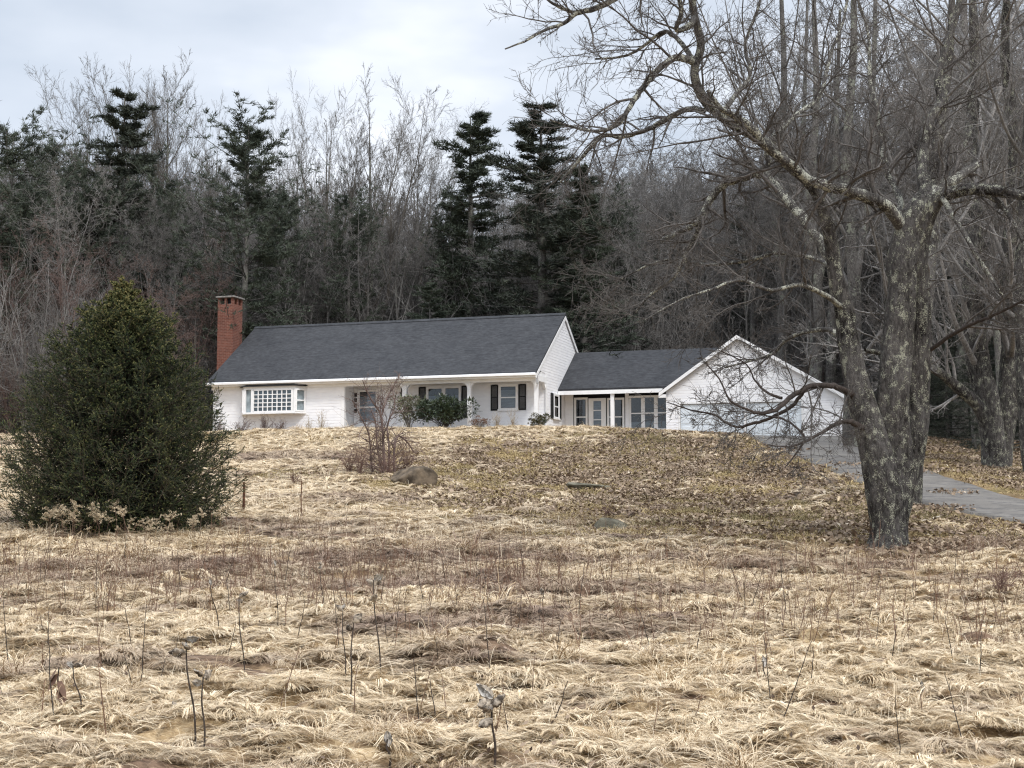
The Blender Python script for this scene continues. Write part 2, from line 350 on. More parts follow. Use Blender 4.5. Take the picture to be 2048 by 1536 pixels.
class MB:
    """collects boxes, prisms and bars into one mesh"""
    def __init__(s): s.V = []; s.F = []; s.U = []
    def add(s, V, F_, uvs=None):
        k = len(s.V); s.V += [tuple(v) for v in V]; s.F += [[i + k for i in f] for f in F_]
        for fi, f in enumerate(F_):
            if uvs is not None: s.U += uvs[fi]
            else:
                P = [np.array(V[i], float) for i in f]; nn = np.cross(P[1] - P[0], P[2] - P[0]); a = np.abs(nn)
                for p in P:
                    s.U.append((p[0], p[2]) if a[1] >= a[0] and a[1] >= a[2] else ((p[1], p[2]) if a[0] >= a[2] else (p[0], p[1])))
    def box(s, x0, x1, y0, y1, z0, z1):
        V = [(x, y, z) for z in (z0, z1) for y in (y0, y1) for x in (x0, x1)]
        s.add(V, [(0, 2, 3, 1), (4, 5, 7, 6), (0, 1, 5, 4), (2, 6, 7, 3), (0, 4, 6, 2), (1, 3, 7, 5)])
        return s
    def poly(s, P, uvs=None): s.add(P, [list(range(len(P)))], [uvs] if uvs else None); return s
    def prism(s, P, d):
        """polygon P extruded by vector d"""
        n_ = len(P); d = np.array(d, float); V = [tuple(p) for p in P] + [tuple(np.array(p, float) + d) for p in P]
        s.add(V, [list(range(n_))[::-1], list(range(n_, 2 * n_))] + [[i, (i + 1) % n_, n_ + (i + 1) % n_, n_ + i] for i in range(n_)]); return s
    def siding(s, ax, pos, out, poly, z0, z1, ex=.125, lip=.011):
        """lapped clapboards on a vertical face; ax = 'x' (face in x-z at y=pos) or 'y'; poly(z)->list of intervals"""
        z = z0
        while z < z1 - 1e-6:
            zt = min(z + ex, z1)
            for (a0, b0), (a1, b1) in zip(poly(z + 1e-4), poly(zt - 1e-4)):
                if b0 - a0 < .01: continue
                def P(q, o_, zz): return (q, pos + out * o_, zz) if ax == 'x' else (pos + out * o_, q, zz)
                V = [P(a0, lip, z), P(b0, lip, z), P(b1, 0.002, zt), P(a1, 0.002, zt), P(a0, 0.001, z), P(b0, 0.001, z)]
                s.add(V, [(0, 1, 2, 3), (4, 5, 1, 0)])
            z = zt
        return s
    def build(s, name, mat, parent=None, smooth=False, bevel=0):
        me = mesh(name, s.V, s.F, mat, smooth=smooth, uv=s.U)
        o = link(name, me, parent)
        if bevel:
            m_ = o.modifiers.new('b', 'BEVEL'); m_.width = bevel; m_.segments = 1; m_.limit_method = 'ANGLE'
        return o

def nrm(a): return a / (np.linalg.norm(a, axis=-1, keepdims=True) + 1e-9)
def tubes(P, Rr, sides=5, cap=False):
    """P (M,N,3), Rr (M,N) -> V, F quads"""
    M_, N_, _ = P.shape
    T = np.empty_like(P); T[:, 1:-1] = P[:, 2:] - P[:, :-2]; T[:, 0] = P[:, 1] - P[:, 0]; T[:, -1] = P[:, -1] - P[:, -2]; T = nrm(T)
    mt = nrm(T.mean(1)); ref = np.where(np.abs(mt[:, 2:3]) > .8, np.array([[1., .13, 0]]), np.array([[0, .1, 1.]]))[:, None]
    U = nrm(np.cross(T, np.broadcast_to(ref, T.shape))); W = np.cross(T, U)
    a = np.arange(sides) * 2 * math.pi / sides
    V = P[:, :, None] + Rr[:, :, None, None] * (np.cos(a)[None, None, :, None] * U[:, :, None] + np.sin(a)[None, None, :, None] * W[:, :, None])
    idx = np.arange(M_ * N_ * sides).reshape(M_, N_, sides)
    A = idx[:, :-1]; B = idx[:, 1:]
    Fq = np.stack([A, np.roll(A, -1, 2), np.roll(B, -1, 2), B], -1).reshape(-1, 4)
    return V.reshape(-1, 3), Fq
def joinVF(parts):
    Vs = []; Fs = []; k = 0
    for V, F_ in parts: Vs.append(V); Fs.append(F_ + k); k += len(V)
    return np.concatenate(Vs), np.concatenate(Fs)
def grow(rng, P, Rr, per, t0, t1, ang, asd, lenf, lsd, radf, N_, wig, trop, minr, absr=None, taper=.25, shade=.5):
    M_, K_, _ = P.shape; m_ = M_ * per
    par = np.repeat(np.arange(M_), per)
    t_ = (np.tile((np.arange(per) + .5) / per, M_) + rng.normal(0, .35 / per, m_)); t_ = np.clip(t0 + (t1 - t0) * t_, t0, min(t1, .995))
    fi = t_ * (K_ - 1); i0 = np.minimum(fi.astype(int), K_ - 2); fr_ = (fi - i0)[:, None]
    base = P[par, i0] * (1 - fr_) + P[par, i0 + 1] * fr_; tg = nrm(P[par, i0 + 1] - P[par, i0])
    rp = Rr[par, i0] * (1 - fr_[:, 0]) + Rr[par, i0 + 1] * fr_[:, 0]
    plen = np.linalg.norm(np.diff(P, axis=1), axis=2).sum(1)[par]
    rv = nrm(np.cross(tg, nrm(rng.normal(size=(m_, 3))))); an = np.clip(rng.normal(ang, asd, m_), .15, 1.7)[:, None]
    d = nrm(tg * np.cos(an) + rv * np.sin(an))
    ln = plen * lenf * np.exp(rng.normal(0, lsd, m_)) * (1 - shade * t_)
    st = (ln / (N_ - 1))[:, None]
    out = np.empty((m_, N_, 3)); out[:, 0] = base; cur = d.copy(); tv = np.asarray(trop, float)
    for i in range(1, N_):
        cur = nrm(cur + rng.normal(0, wig, (m_, 3)) + (tv if tv.ndim else np.array([0, 0, float(tv)])))
        out[:, i] = out[:, i - 1] + cur * st
    r0 = np.maximum(rp * radf, minr) if absr is None else np.full(m_, absr)
    r0 = np.minimum(r0, np.maximum(rp * .9, minr))
    Ro = r0[:, None] * np.linspace(1, taper, N_)[None]; Ro = np.maximum(Ro, minr * .6)
    return out, Ro
def polyl(pts, rad, N_, rng=None, wig=0):
    P = rs(np.array(pts, float), N_); r_ = np.interp(np.linspace(0, 1, N_), np.linspace(0, 1, len(rad)), rad)
    if rng is not None and wig: P[1:-1] += rng.normal(0, wig, (N_ - 2, 3))
    return P[None], r_[None]

# ------------------------------------------------------------------ ground sheet
def axis(lo, hi, segs):
    out = [lo]
    for end, st in segs:
        while out[-1] < end: out.append(out[-1] + st)
    g = segs[-1][1]
    while out[-1] < hi: g *= 1.35; out.append(out[-1] + g)
    return np.array(out)
xp = axis(0, 900, [(9, .11), (18, .22), (30, .5), (60, 1.5)]); xs = np.concatenate([-xp[:0:-1], xp])
yn = -axis(-7.5, 400, [(0, .5), (20, 2)])[::-1]
ys = np.concatenate([yn[yn < 7.4], axis(7.5, 1500, [(16, .08), (30, .13), (62, .3), (80, .7), (120, 2)])])
gx, gy = np.meshgrid(xs, ys); gzv = height(gx.ravel(), gy.ravel())
gzv = gzv - 0.05 * (drive_d(gx.ravel(), gy.ravel()) < -.25)
gap_shade = sm(.02, -.30, thinf(gx.ravel(), gy.ravel())) * (gy.ravel() < 60); lm = leafm(gx.ravel(), gy.ravel()); bm_ = brown(gx.ravel(), gy.ravel())  # first mask: hollows between clumps, where shade is painted into the ground colour
ny, nx = gx.shape; ii = np.arange(ny * nx).reshape(ny, nx)
Fq = np.stack([ii[:-1, :-1], ii[:-1, 1:], ii[1:, 1:], ii[1:, :-1]], -1).reshape(-1, 4)
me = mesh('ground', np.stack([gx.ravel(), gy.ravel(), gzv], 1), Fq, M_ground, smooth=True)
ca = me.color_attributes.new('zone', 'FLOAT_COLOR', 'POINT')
ca.data.foreach_set('color', np.stack([lm, gap_shade, bm_, lm * 0 + 1], 1).astype(np.float32).ravel())
tag(link('ground', me), 'sloping field of matted straw rising to the lawn', kind='structure')

# driveway
nc = 12; rows = []
for i in range(len(dl)):
    tt = np.linspace(0, 1, nc)[:, None]; rows.append(dl[i] * (1 - tt) + dr[i] * tt)
rows = np.array(rows); edge = rows.copy(); nrm2 = (rows[:, 1] - rows[:, 0]); nrm2 = nrm2 / np.hypot(*nrm2.T)[:, None] * .04; edge = np.concatenate([(rows[:, 0] - nrm2)[:, None], rows, (rows[:, -1] + nrm2)[:, None]], 1); nc += 2
jit = .10 * vnoise(np.arange(len(dl)) / 2.0, np.zeros(len(dl)), 5); edge[:, :2, 0] -= jit[:, None]; edge[:, -2:, 0] += jit[:, None]
zz = zbase(edge[..., 0].ravel(), edge[..., 1].ravel()).reshape(edge.shape[:2]) + .025
zz[:, 0] -= .16; zz[:, -1] -= .16; zz[:, 1] -= .012; zz[:, -2] -= .012
V = np.concatenate([edge.reshape(-1, 2), zz.reshape(-1, 1)], 1); ii = np.arange(len(V)).reshape(len(dl), nc)
Fq = np.stack([ii[:-1, :-1], ii[:-1, 1:], ii[1:, 1:], ii[1:, :-1]], -1).reshape(-1, 4)
tag(link('driveway', mesh('driveway', V, Fq, M_asphalt, smooth=True)), 'grey asphalt driveway curving up to the garage', kind='structure')

# ------------------------------------------------------------------ scatter (ground cover only)
def scatter(name, pts, rot, scale, idx, tone, sources, label):
    me = bpy.data.meshes.new(name); me.vertices.add(len(pts)); me.vertices.foreach_set('co', np.asarray(pts, np.float32).ravel())
    for nm, ty, data, key in (('rot', 'FLOAT_VECTOR', rot, 'vector'), ('scl', 'FLOAT', scale, 'value'), ('idx', 'INT', idx, 'value'), ('tone', 'FLOAT', tone, 'value')):
        a = me.attributes.new(nm, ty, 'POINT'); a.data.foreach_set(key, np.asarray(data, np.int32 if ty == 'INT' else np.float32).ravel())
    o = link(name, me); tag(o, label, kind='stuff')
    sc_ = bpy.data.collections.new(name + '_kinds')
    for i, sm_ in enumerate(sources):
        so = bpy.data.objects.new('%s_kind_%02d' % (name, i), sm_); sc_.objects.link(so)
    ng = bpy.data.node_groups.new(name, 'GeometryNodeTree')
    ng.interface.new_socket('Geometry', in_out='INPUT', socket_type='NodeSocketGeometry'); ng.interface.new_socket('Geometry', in_out='OUTPUT', socket_type='NodeSocketGeometry')
    gi = N(ng, 'NodeGroupInput'); go = N(ng, 'NodeGroupOutput'); ip = N(ng, 'GeometryNodeInstanceOnPoints'); ci = N(ng, 'GeometryNodeCollectionInfo')
    ci.inputs['Collection'].default_value = sc_; ci.inputs['Separate Children'].default_value = True; ci.inputs['Reset Children'].default_value = True
    ip.inputs['Pick Instance'].default_value = True
    def na(nm, ty):
        n_ = N(ng, 'GeometryNodeInputNamedAttribute', data_type=ty); n_.inputs[0].default_value = nm; return n_.outputs[0]
    L(ng, gi.outputs[0], ip.inputs['Points']); L(ng, ci.outputs[0], ip.inputs['Instance']); L(ng, na('idx', 'INT'), ip.inputs['Instance Index'])
    er = N(ng, 'FunctionNodeEulerToRotation'); L(ng, na('rot', 'FLOAT_VECTOR'), er.inputs[0]); L(ng, er.outputs[0], ip.inputs['Rotation'])
    L(ng, na('scl', 'FLOAT'), ip.inputs['Scale']); L(ng, ip.outputs[0], go.inputs[0])
    md = o.modifiers.new('scatter', 'NODES'); md.node_group = ng
    return o
def slope_rot(x, y, rz):
    e = .6; dzx = (zbase(x + e, y) - zbase(x - e, y)) / (2 * e); dzy = (zbase(x, y + e) - zbase(x, y - e)) / (2 * e)
    # Z then tilt: approximate with XYZ euler after spin, expressed in the spun frame
    gx_ = dzx * np.cos(rz) + dzy * np.sin(rz); gy_ = -dzx * np.sin(rz) + dzy * np.cos(rz)
    return np.stack([np.arctan(gy_), -np.arctan(gx_), rz], 1)
def blades(rng, nb, spread, ln, h, wid, dirsd, up=0.0, segs=5, seed_tone=None, droop=1.0, curl=.35):
    """a matted or tufted clump: nb curved blades; dirsd = spread of direction about +x"""
    bx = rng.normal(0, spread[0], nb); by = rng.normal(0, spread[1], nb)
    th = rng.normal(0, dirsd, nb) + (rng.random(nb) < .5) * math.pi * (dirsd < 2)
    l_ = ln * np.exp(rng.normal(0, .35, nb)); hh = h * np.exp(rng.normal(0, .45, nb)); cu = rng.normal(0, curl, nb)
    t_ = np.linspace(0, 1, segs + 1)
    s_ = t_[None] * l_[:, None]
    a = th[:, None] + cu[:, None] * t_[None] * 2
    dx = np.cumsum(np.cos(a), 1) / (segs + 1) * l_[:, None]; dy = np.cumsum(np.sin(a), 1) / (segs + 1) * l_[:, None]
    if up > 0: z = hh[:, None] * (t_[None] ** .9) * (1 - droop * .5 * t_[None] ** 2); dx *= up; dy *= up
    else: z = hh[:, None] * 4 * t_[None] * (1 - t_[None] * .93) * .9 - .02
    C = np.stack([bx[:, None] + dx, by[:, None] + dy, z], 2)
    w_ = wid * np.exp(rng.normal(0, .3, nb))[:, None] * (1 - .75 * t_[None] ** 1.5)
    T = np.gradient(C, axis=1); tilt = rng.uniform(-1.0, 1.0, nb)
    Sd = nrm(np.stack([-T[..., 1], T[..., 0], T[..., 0] * 0], 2)); Sd[..., 2] = np.sin(tilt)[:, None]; Sd = nrm(Sd)
    V = np.stack([C - Sd * w_[..., None], C + Sd * w_[..., None]], 2)
    idx = np.arange(nb * (segs + 1) * 2).reshape(nb, segs + 1, 2)
    Fq = np.stack([idx[:, :-1, 0], idx[:, :-1, 1], idx[:, 1:, 1], idx[:, 1:, 0]], -1).reshape(-1, 4)
    tone = np.clip(rng.beta(2.2, 1.7, nb), 0, 1)[:, None, None] * np.ones((1, segs + 1, 2))
    return V.reshape(-1, 3), Fq, tone.ravel()
rng = np.random.default_rng(5)
def locks(rng, nl, per, ln, h, wd, bw, fan=.5, segs=6):
    """matted grass: locks of many nearly parallel blades, each lock a combed, domed wisp lying over its neighbours"""
    Vs = []; Fs = []; Ts = []; k = 0; t_ = np.linspace(0, 1, segs + 1)
    for q in range(nl):
        th = rng.normal(0, fan) + (math.pi if rng.random() < .35 else 0); l0 = ln * rng.uniform(.7, 1.3); h0 = h * rng.uniform(.5, 1.5); w0 = wd * rng.uniform(.6, 1.5); cb = rng.normal(0, .5); ox, oy = rng.normal(0, .13), rng.normal(0, .10)
        o = rng.normal(0, .5, per).clip(-1.3, 1.3); l_ = l0 * rng.uniform(.45, 1.2, per); c2 = cb + rng.normal(0, .30, per) + o * .10
        a = c2[:, None] * t_[None]; fx_ = np.cumsum(np.cos(a), 1) / (segs + 1) * l_[:, None] - .35 * l0; fy_ = np.cumsum(np.sin(a), 1) / (segs + 1) * l_[:, None] + o[:, None] * w0 * (.25 + .75 * sm(0, .5, t_))[None]
        z = h0 * np.sin(np.pi * (.12 + .86 * t_))[None] * (1 - .45 * o[:, None] ** 2).clip(.1, 1) + rng.normal(0, .004, (per, 1)) - .015 + .012 * np.sin(t_[None] * 7 + rng.random((per, 1)) * 6) * .5
        C = np.stack([ox + fx_ * math.cos(th) - fy_ * math.sin(th), oy + fx_ * math.sin(th) + fy_ * math.cos(th), z], 2); T = np.gradient(C, axis=1)
        Sd = nrm(np.stack([-T[..., 1], T[..., 0], T[..., 0] * 0 + .25 * o[:, None] * np.linalg.norm(T, axis=2)], 2)); w_ = bw * np.exp(rng.normal(0, .25, per))[:, None, None] * (1 - .7 * t_ ** 2)[None, :, None]
        V = np.stack([C - Sd * w_, C + Sd * w_], 2).reshape(-1, 3); idx = np.arange(per * (segs + 1) * 2).reshape(per, segs + 1, 2) + k
        Vs.append(V); Fs.append(np.stack([idx[:, :-1, 0], idx[:, :-1, 1], idx[:, 1:, 1], idx[:, 1:, 0]], -1).reshape(-1, 4)); k += len(V)
        Ts.append(np.repeat(np.clip(.35 + .5 * rng.beta(2.5, 1.5) + rng.normal(0, .14, per), 0, 1), (segs + 1) * 2))
    return np.concatenate(Vs), np.concatenate(Fs), np.concatenate(Ts)
MATK = []
for k in range(6):
    V, Fq, tn = locks(rng, 7, 30, .30, .046, .050, .0026, .65)
    V2_, F2_, t2_ = blades(rng, 40, (.18, .11), .24, .036, .0019, 1.1, curl=.45)
    MATK.append(mesh('straw_mat', *joinVF([(V, Fq), (V2_, F2_)]), M_straw, blade=np.concatenate([tn, t2_])))
for k in range(3):     # coarse tussocks
    V, Fq, tn = blades(rng, 120, (.05, .05), .34, .17, .0026, 9, up=.9, droop=1.75, curl=.3)
    MATK.append(mesh('straw_tussock', V, Fq, M_straw, blade=tn))
def inframe_pts(rng, y0, y1, dens, mar=1.08, extra=2.0):
    hw1 = y1 * .347 * mar + extra; n_ = int((y1 - y0) * 2 * hw1 * dens)
    x = rng.uniform(-hw1, hw1, n_); y = rng.uniform(y0, y1, n_); k = np.abs(x) < y * .347 * mar + extra
    return x[k], y[k]
PX, PY, SC = [], [], []
for y0, y1, dens, sc_ in ((7.6, 13, 60, .72), (13, 19, 42, .9), (19, 26, 28, 1.1), (26, 34, 18, 1.45), (34, 44, 11, 1.7), (44, 60, 6, 1.9)):
    x, y = inframe_pts(rng, y0, y1, dens); PX.append(x); PY.append(y); SC.append(np.full(len(x), sc_))
x = rng.uniform(-30, 30, 9000); y = rng.uniform(-10, 55, 9000); k = np.abs(x) > y * .37 + 2.0; PX.append(x[k]); PY.append(y[k]); SC.append(np.full(k.sum(), 1.7))
x = np.concatenate(PX); y = np.concatenate(PY); sc_ = np.concatenate(SC)
keep = (drive_d(x, y) > .02 + .25 * rng.random(len(x))) & (house_d(x, y) > .4) & (rng.random(len(x)) > leafm(x, y) * .95)
x, y, sc_ = x[keep], y[keep], sc_[keep]
rz = 1.6 * fbm(x / 1.3, y / .9, 41, 3) + rng.normal(0, .22, len(x))
# gaps: thin spots bare the thatch, its colour darkened for shade
thin = thinf(x, y)
keep = (thin > -.22) | (rng.random(len(x)) < .16); x, y, sc_, rz, thin = x[keep], y[keep], sc_[keep], rz[keep], thin[keep]
tn = np.clip(brown(x, y) * .85 + rng.normal(0, .10, len(x)) + .55 * sm(0.08, -.30, thin) - .08, 0, 1)  # clumps in gaps browned, painting in the shade between locks
idx = np.where(rng.random(len(x)) < .035 + .05 * (brown(x, y) > .5), rng.integers(6, 9, len(x)), rng.integers(0, 6, len(x)))
sc_ = sc_ * np.exp(rng.normal(0, .18, len(x))) * np.where((idx > 5) & (y > 30), .6, 1)
zz = height(x, y) + .01 + .11 * np.clip(thin, -.12, .5)
scatter('dry_grass', np.stack([x, y, zz], 1), slope_rot(x, y, rz), sc_, idx, tn, MATK, 'matted pale straw grass covering the field')

# short lawn grass on the slope
LK = []
for k in range(4):
    V, Fq, tn = blades(rng, 90, (.18, .18), .13, .055, .005, 9, up=.7, droop=1.0, segs=3)
    LK.append(mesh('lawn_clump', V, Fq, M_lawn, blade=tn))
x, y = inframe_pts(rng, 30, 61, 11); k = (drive_d(x, y) > .0) & (house_d(x, y) > .3) & ((leafm(x, y) > .12) | (y > 55)); x, y = x[k], y[k]
grn = np.clip(.38 + 1.2 * fbm(x / 2.5, y / 2.5, 61, 3) + .5 * np.exp(-((x - 8.5) / 3.5) ** 2 - ((y - 56) / 3) ** 2) + .5 * np.exp(-((x - 9.5) / 1.5) ** 2 - ((y - 34.5) / 1.2) ** 2) - .5 * sm(50, 58, y) * (x < 5), 0, 1)
rz = rng.uniform(0, 6.28, len(x))
scatter('lawn_grass', np.stack([x, y, height(x, y)], 1), slope_rot(x, y, rz), np.exp(rng.normal(.15, .2, len(x))), rng.integers(0, 4, len(x)), grn, LK, 'thin olive and straw lawn grass on the slope')

# fallen leaves
def leafset(rng, nl, spread, size):
    c = np.stack([rng.uniform(-spread, spread, nl), rng.uniform(-spread, spread, nl), rng.uniform(.01, .05, nl)], 1)
    a = nrm(rng.normal(size=(nl, 3)) * np.array([1, 1, .45])); b_ = nrm(np.cross(a, nrm(rng.normal(size=(nl, 3)) * np.array([.6, .6, 1]))))
    l_ = size * np.exp(rng.normal(0, .3, nl))[:, None]; nn = np.cross(a, b_) * l_ * rng.uniform(-.35, .45, nl)[:, None]
    P = [c - a * l_, c - a * l_ * .1 - b_ * l_ * .62 + nn, c + a * l_, c - a * l_ * .1 + b_ * l_ * .62 + nn, c]
    V = np.stack(P, 1).reshape(-1, 3); i = np.arange(nl)[:, None] * 5
    Fq = np.concatenate([i + np.array([[0, 1, 4]]), i + np.array([[1, 2, 4]]), i + np.array([[2, 3, 4]]), i + np.array([[3, 0, 4]])])
    return V, Fq, np.repeat(rng.beta(1.6, 1.6, nl), 5)
LF = []
for k in range(5):
    V, Fq, tn = leafset(rng, 56, .5, .045); LF.append(mesh('leaf_patch', V, Fq, M_leaf, blade=tn))
x, y = inframe_pts(rng, 26, 62, 5.2); k = ((drive_d(x, y) > .15) | (rng.random(len(x)) < .03)) & (house_d(x, y) > .6)
dn = leafm(x, y) * np.clip(.80 + 1.1 * fbm(x / 1.8, y / 1.2, 71, 3), .3, 1) * (1 - .6 * np.exp(-((x + 1) / 9) ** 2 - ((y - 57.5) / 2.6) ** 2))
k &= rng.random(len(x)) < dn; x, y = x[k], y[k]
x2 = rng.uniform(-9, 9, 420); y2 = rng.uniform(8, 30, 420); 
x3 = rng.uniform(-60, 60, 3500); y3 = rng.uniform(63, 100, 3500); k = (house_d(x3, y3) > 1) & (drive_d(x3, y3) > .5); x = np.concatenate([x, x3[k]]); y = np.concatenate([y, y3[k]])
rz = rng.uniform(0, 6.28, len(x))
scatter('leaf_litter', np.stack([x, y, height(x, y) + .03], 1), slope_rot(x, y, rz), np.exp(rng.normal(.0, .15, len(x))), rng.integers(0, 5, len(x)), x * 0, LF, 'brown fallen leaves strewn over the slope')
V, Fq, tn = leafset(rng, 3, .25, .020); LF2 = [mesh('stray_leaf', V, Fq, M_leaf, blade=tn * .8)]
scatter('stray_leaves', np.stack([x2, y2, height(x2, y2) + .07], 1), slope_rot(x2, y2, x2), x2 * 0 + 1, (x2 * 0).astype(int), x2 * 0, LF2, 'scattered dark leaf scraps lying in the straw')

# ------------------------------------------------------------------ the house
hx, hy = 1.07, 62.0
house = empty('house', (hx, hy, EYE), -HA, label='long white single-storey house with dark roof, porch, brick chimney and attached garage', cat='house')
GZ = 3.25          # bottom of walls (relative to eye level), buried in the ground
RG = lambda b_: 6.2 + (b_ + .3) * (9.15 - 6.2) / 4.4
FL, ND = -15.35, 0.0
# main walls
mb = MB(); mb.siding('x', 0, -1, lambda z: [(FL, -9.0)], GZ, 6.02)
mb.siding('x', 1.3, -1, lambda z: [(-9.0, -.02)], GZ, 5.92)
def gab(z):
    if z < 6.35: return [(1.25, 8.3)]
    return [((z - 6.35) / .67 - .05, 8.35 - (z - 6.35) / .67)]
mb.siding('y', 0, 1, gab, GZ, 9.05, .125)
mb.build('wall', M_siding, house)
mb = MB(); mb.siding('x', .35, -1, lambda z: [(0, 0)], 3, 3.1)
core = MB()                                                       # solid body behind the boards
core.box(FL, -9.0, .004, 8.3, GZ - .6, 6.1); core.box(-8.998, -.004, 1.304, 8.3, GZ - .6, 6.1)
core.prism([(FL, .3, 6.1), (FL, 8.3, 6.1), (FL, 4.15, 9.0)], (15.346, 0, 0))
core.build('wall_core', M_porchw, house)
pr = MB(); pr.box(-9.0, .35, -.25, 1.29, GZ - .6, 3.82); pr.build('porch_floor', simple('porch_floor_paint', (.25, .25, .26), (.36, .36, .37), 3), house)
pr = MB(); pr.box(-8.99, -.02, .02, 1.28, 5.97, 6.03); pr.build('porch_ceiling', M_porchw, house)
# porch beam with rounded knees, posts
pb = MB(); pb.box(-9.0, .03, -.02, .13, 5.86, 6.12)
pb.box(-.12, .03, .13, 1.3, 5.86, 6.12)
posts = [(-6.14, -5.94), (-3.14, -2.98), (-.14, .02)]
def knee(x, sgn):
    P = [(x, 0, 5.86), (x + sgn * .26, 0, 5.86)] + [(x + sgn * (.26 - .26 * math.sin(a)), 0, 5.86 - .26 + .26 * math.cos(a)) for a in np.linspace(.2, math.pi / 2, 5)]
    P = P if sgn < 0 else P[::-1]; pb.prism([(p[0], .11, p[2]) for p in P], (0, -.12, 0))
for x_, sg in ((-9.0, 1), (-6.14, -1), (-5.94, 1), (-3.14, -1), (-2.98, 1), (-.14, -1)): knee(x_, sg)
pb.prism([(-.1, 1.25, 5.86), (-.1, 1.0, 5.86), (-.1, 1.05, 5.75), (-.1, 1.16, 5.65), (-.1, 1.25, 5.6)], (.11, 0, 0))
pb.build('porch_beam', M_trim, house, bevel=.008)
for a0, a1 in posts:
    p_ = MB(); p_.box(a0, a1, -.03, .14, 3.8, 5.862); p_.box(a0 - .02, a1 + .02, -.05, .16, 3.8, 3.95); p_.build('porch_post', M_trim, house, bevel=.01)
for bx_ in ((-9.03, -8.87, -.03, .13, GZ, 5.86), (FL - .02, FL + .10, -.035, 0.0, GZ, 6.0), (-.002, .032, 1.2, 1.31, GZ, 6.3), (.0, .032, 8.2, 8.32, GZ, 6.3)):
    tr_ = MB(); tr_.box(*bx_); tr_.build('corner_board', M_trim, house)
# roof
def roofslab(mb, x0, x1, pts, th=.09):
    """profile pts [(y,z),...] swept from x0 to x1, uv along x and the slope"""
    for (ya, za), (yb, zb) in zip(pts[:-1], pts[1:]):
        ln = math.hypot(yb - ya, zb - za)
        mb.add([(x0, ya, za), (x1, ya, za), (x1, yb, zb), (x0, yb, zb)], [(0, 1, 2, 3)], [[(x0, 0), (x1, 0), (x1, ln), (x0, ln)]])
    lo = [(y_, z_ - th) for y_, z_ in pts]
    for (ya, za), (yb, zb) in zip(lo[:-1], lo[1:]): mb.add([(x0, ya, za), (x1, ya, za), (x1, yb, zb), (x0, yb, zb)], [(3, 2, 1, 0)])
    for x_ in (x0, x1): mb.add([(x_, y_, z_) for y_, z_ in pts] + [(x_, y_, z_) for y_, z_ in lo[::-1]], [list(range(2 * len(pts)))])
    for i in (0, -1): mb.add([(x0, pts[i][0], pts[i][1]), (x1, pts[i][0], pts[i][1]), (x1, lo[i][0], lo[i][1]), (x0, lo[i][0], lo[i][1])], [(0, 1, 2, 3)])
rf = MB(); roofslab(rf, FL - .16, .07, [(-.42, 6.20), (4.15, 9.26), (8.75, 6.18)])
o_roof = rf.build('roof', M_roof, house)
rd = MB(); roofslab(rd, FL - .17, .08, [(4.0, 9.2), (4.15, 9.31), (4.3, 9.2)], .03); rd.build('ridge_cap', M_roof, o_roof)
ev = MB(); ev.box(FL - .14, .05, -.40, -.36, 5.98, 6.15); ev.box(FL - .14, .05, -.36, -.02, 5.99, 6.02); ev.box(FL - .1, .08, -.06, -.021, 5.86, 5.99)
ev.build('eave_trim', M_trim, house)
gt = MB(); gt.box(FL - .16, .07, -.53, -.41, 6.04, 6.16); gt.build('gutter', M_trim, house, bevel=.02)
dsp = MB(); dsp.box(.03, .10, -.3, -.23, 5.75, 6.05); dsp.box(.03, .09, -.24, -.04, 5.70, 5.78); dsp.build('downspout', simple('grey_downspout', (.35, .35, .36), (.5, .5, .5), 4), house)
for ya, za, yb, zb in ((-.40, 6.10, 4.15, 9.155), (8.7, 6.10, 4.15, 9.155)):
    for x_, d_ in ((.05, .03), (FL - .17, .03)):
        rk = MB(); rk.prism([(x_, ya, za), (x_, yb, zb), (x_, yb, zb - .17), (x_, ya, za - .17)], (d_, 0, 0)); rk.build('rake_board', M_trim, house)
# chimney
ch = MB(); ch.box(-16.48, -15.66, 2.2, 3.1, 3.0, 10.15)
och = ch.build('chimney', M_brick, house)
for x0, x1 in ((-16.48, -16.35), (-16.13, -16.01), (-15.79, -15.66)):
    for y0, y1 in ((2.2, 2.32), (2.6, 2.7), (2.98, 3.1)):
        if not (x0 == -16.13 and y0 == 2.6): cc = MB(); cc.box(x0, x1, y0, y1, 10.15, 10.46); cc.build('vent_brick', M_brick, och)
cc = MB(); cc.box(-16.56, -15.58, 2.11, 3.19, 10.46, 10.54); cc.box(-16.34, -15.80, 2.33, 2.97, 10.153, 10.20); cc.build('chimney_cap', M_cap, och, bevel=.015)
cc = MB(); cc.box(-16.32, -15.82, 2.36, 2.94, 10.20, 10.42); cc.build('flue', M_dark, och)

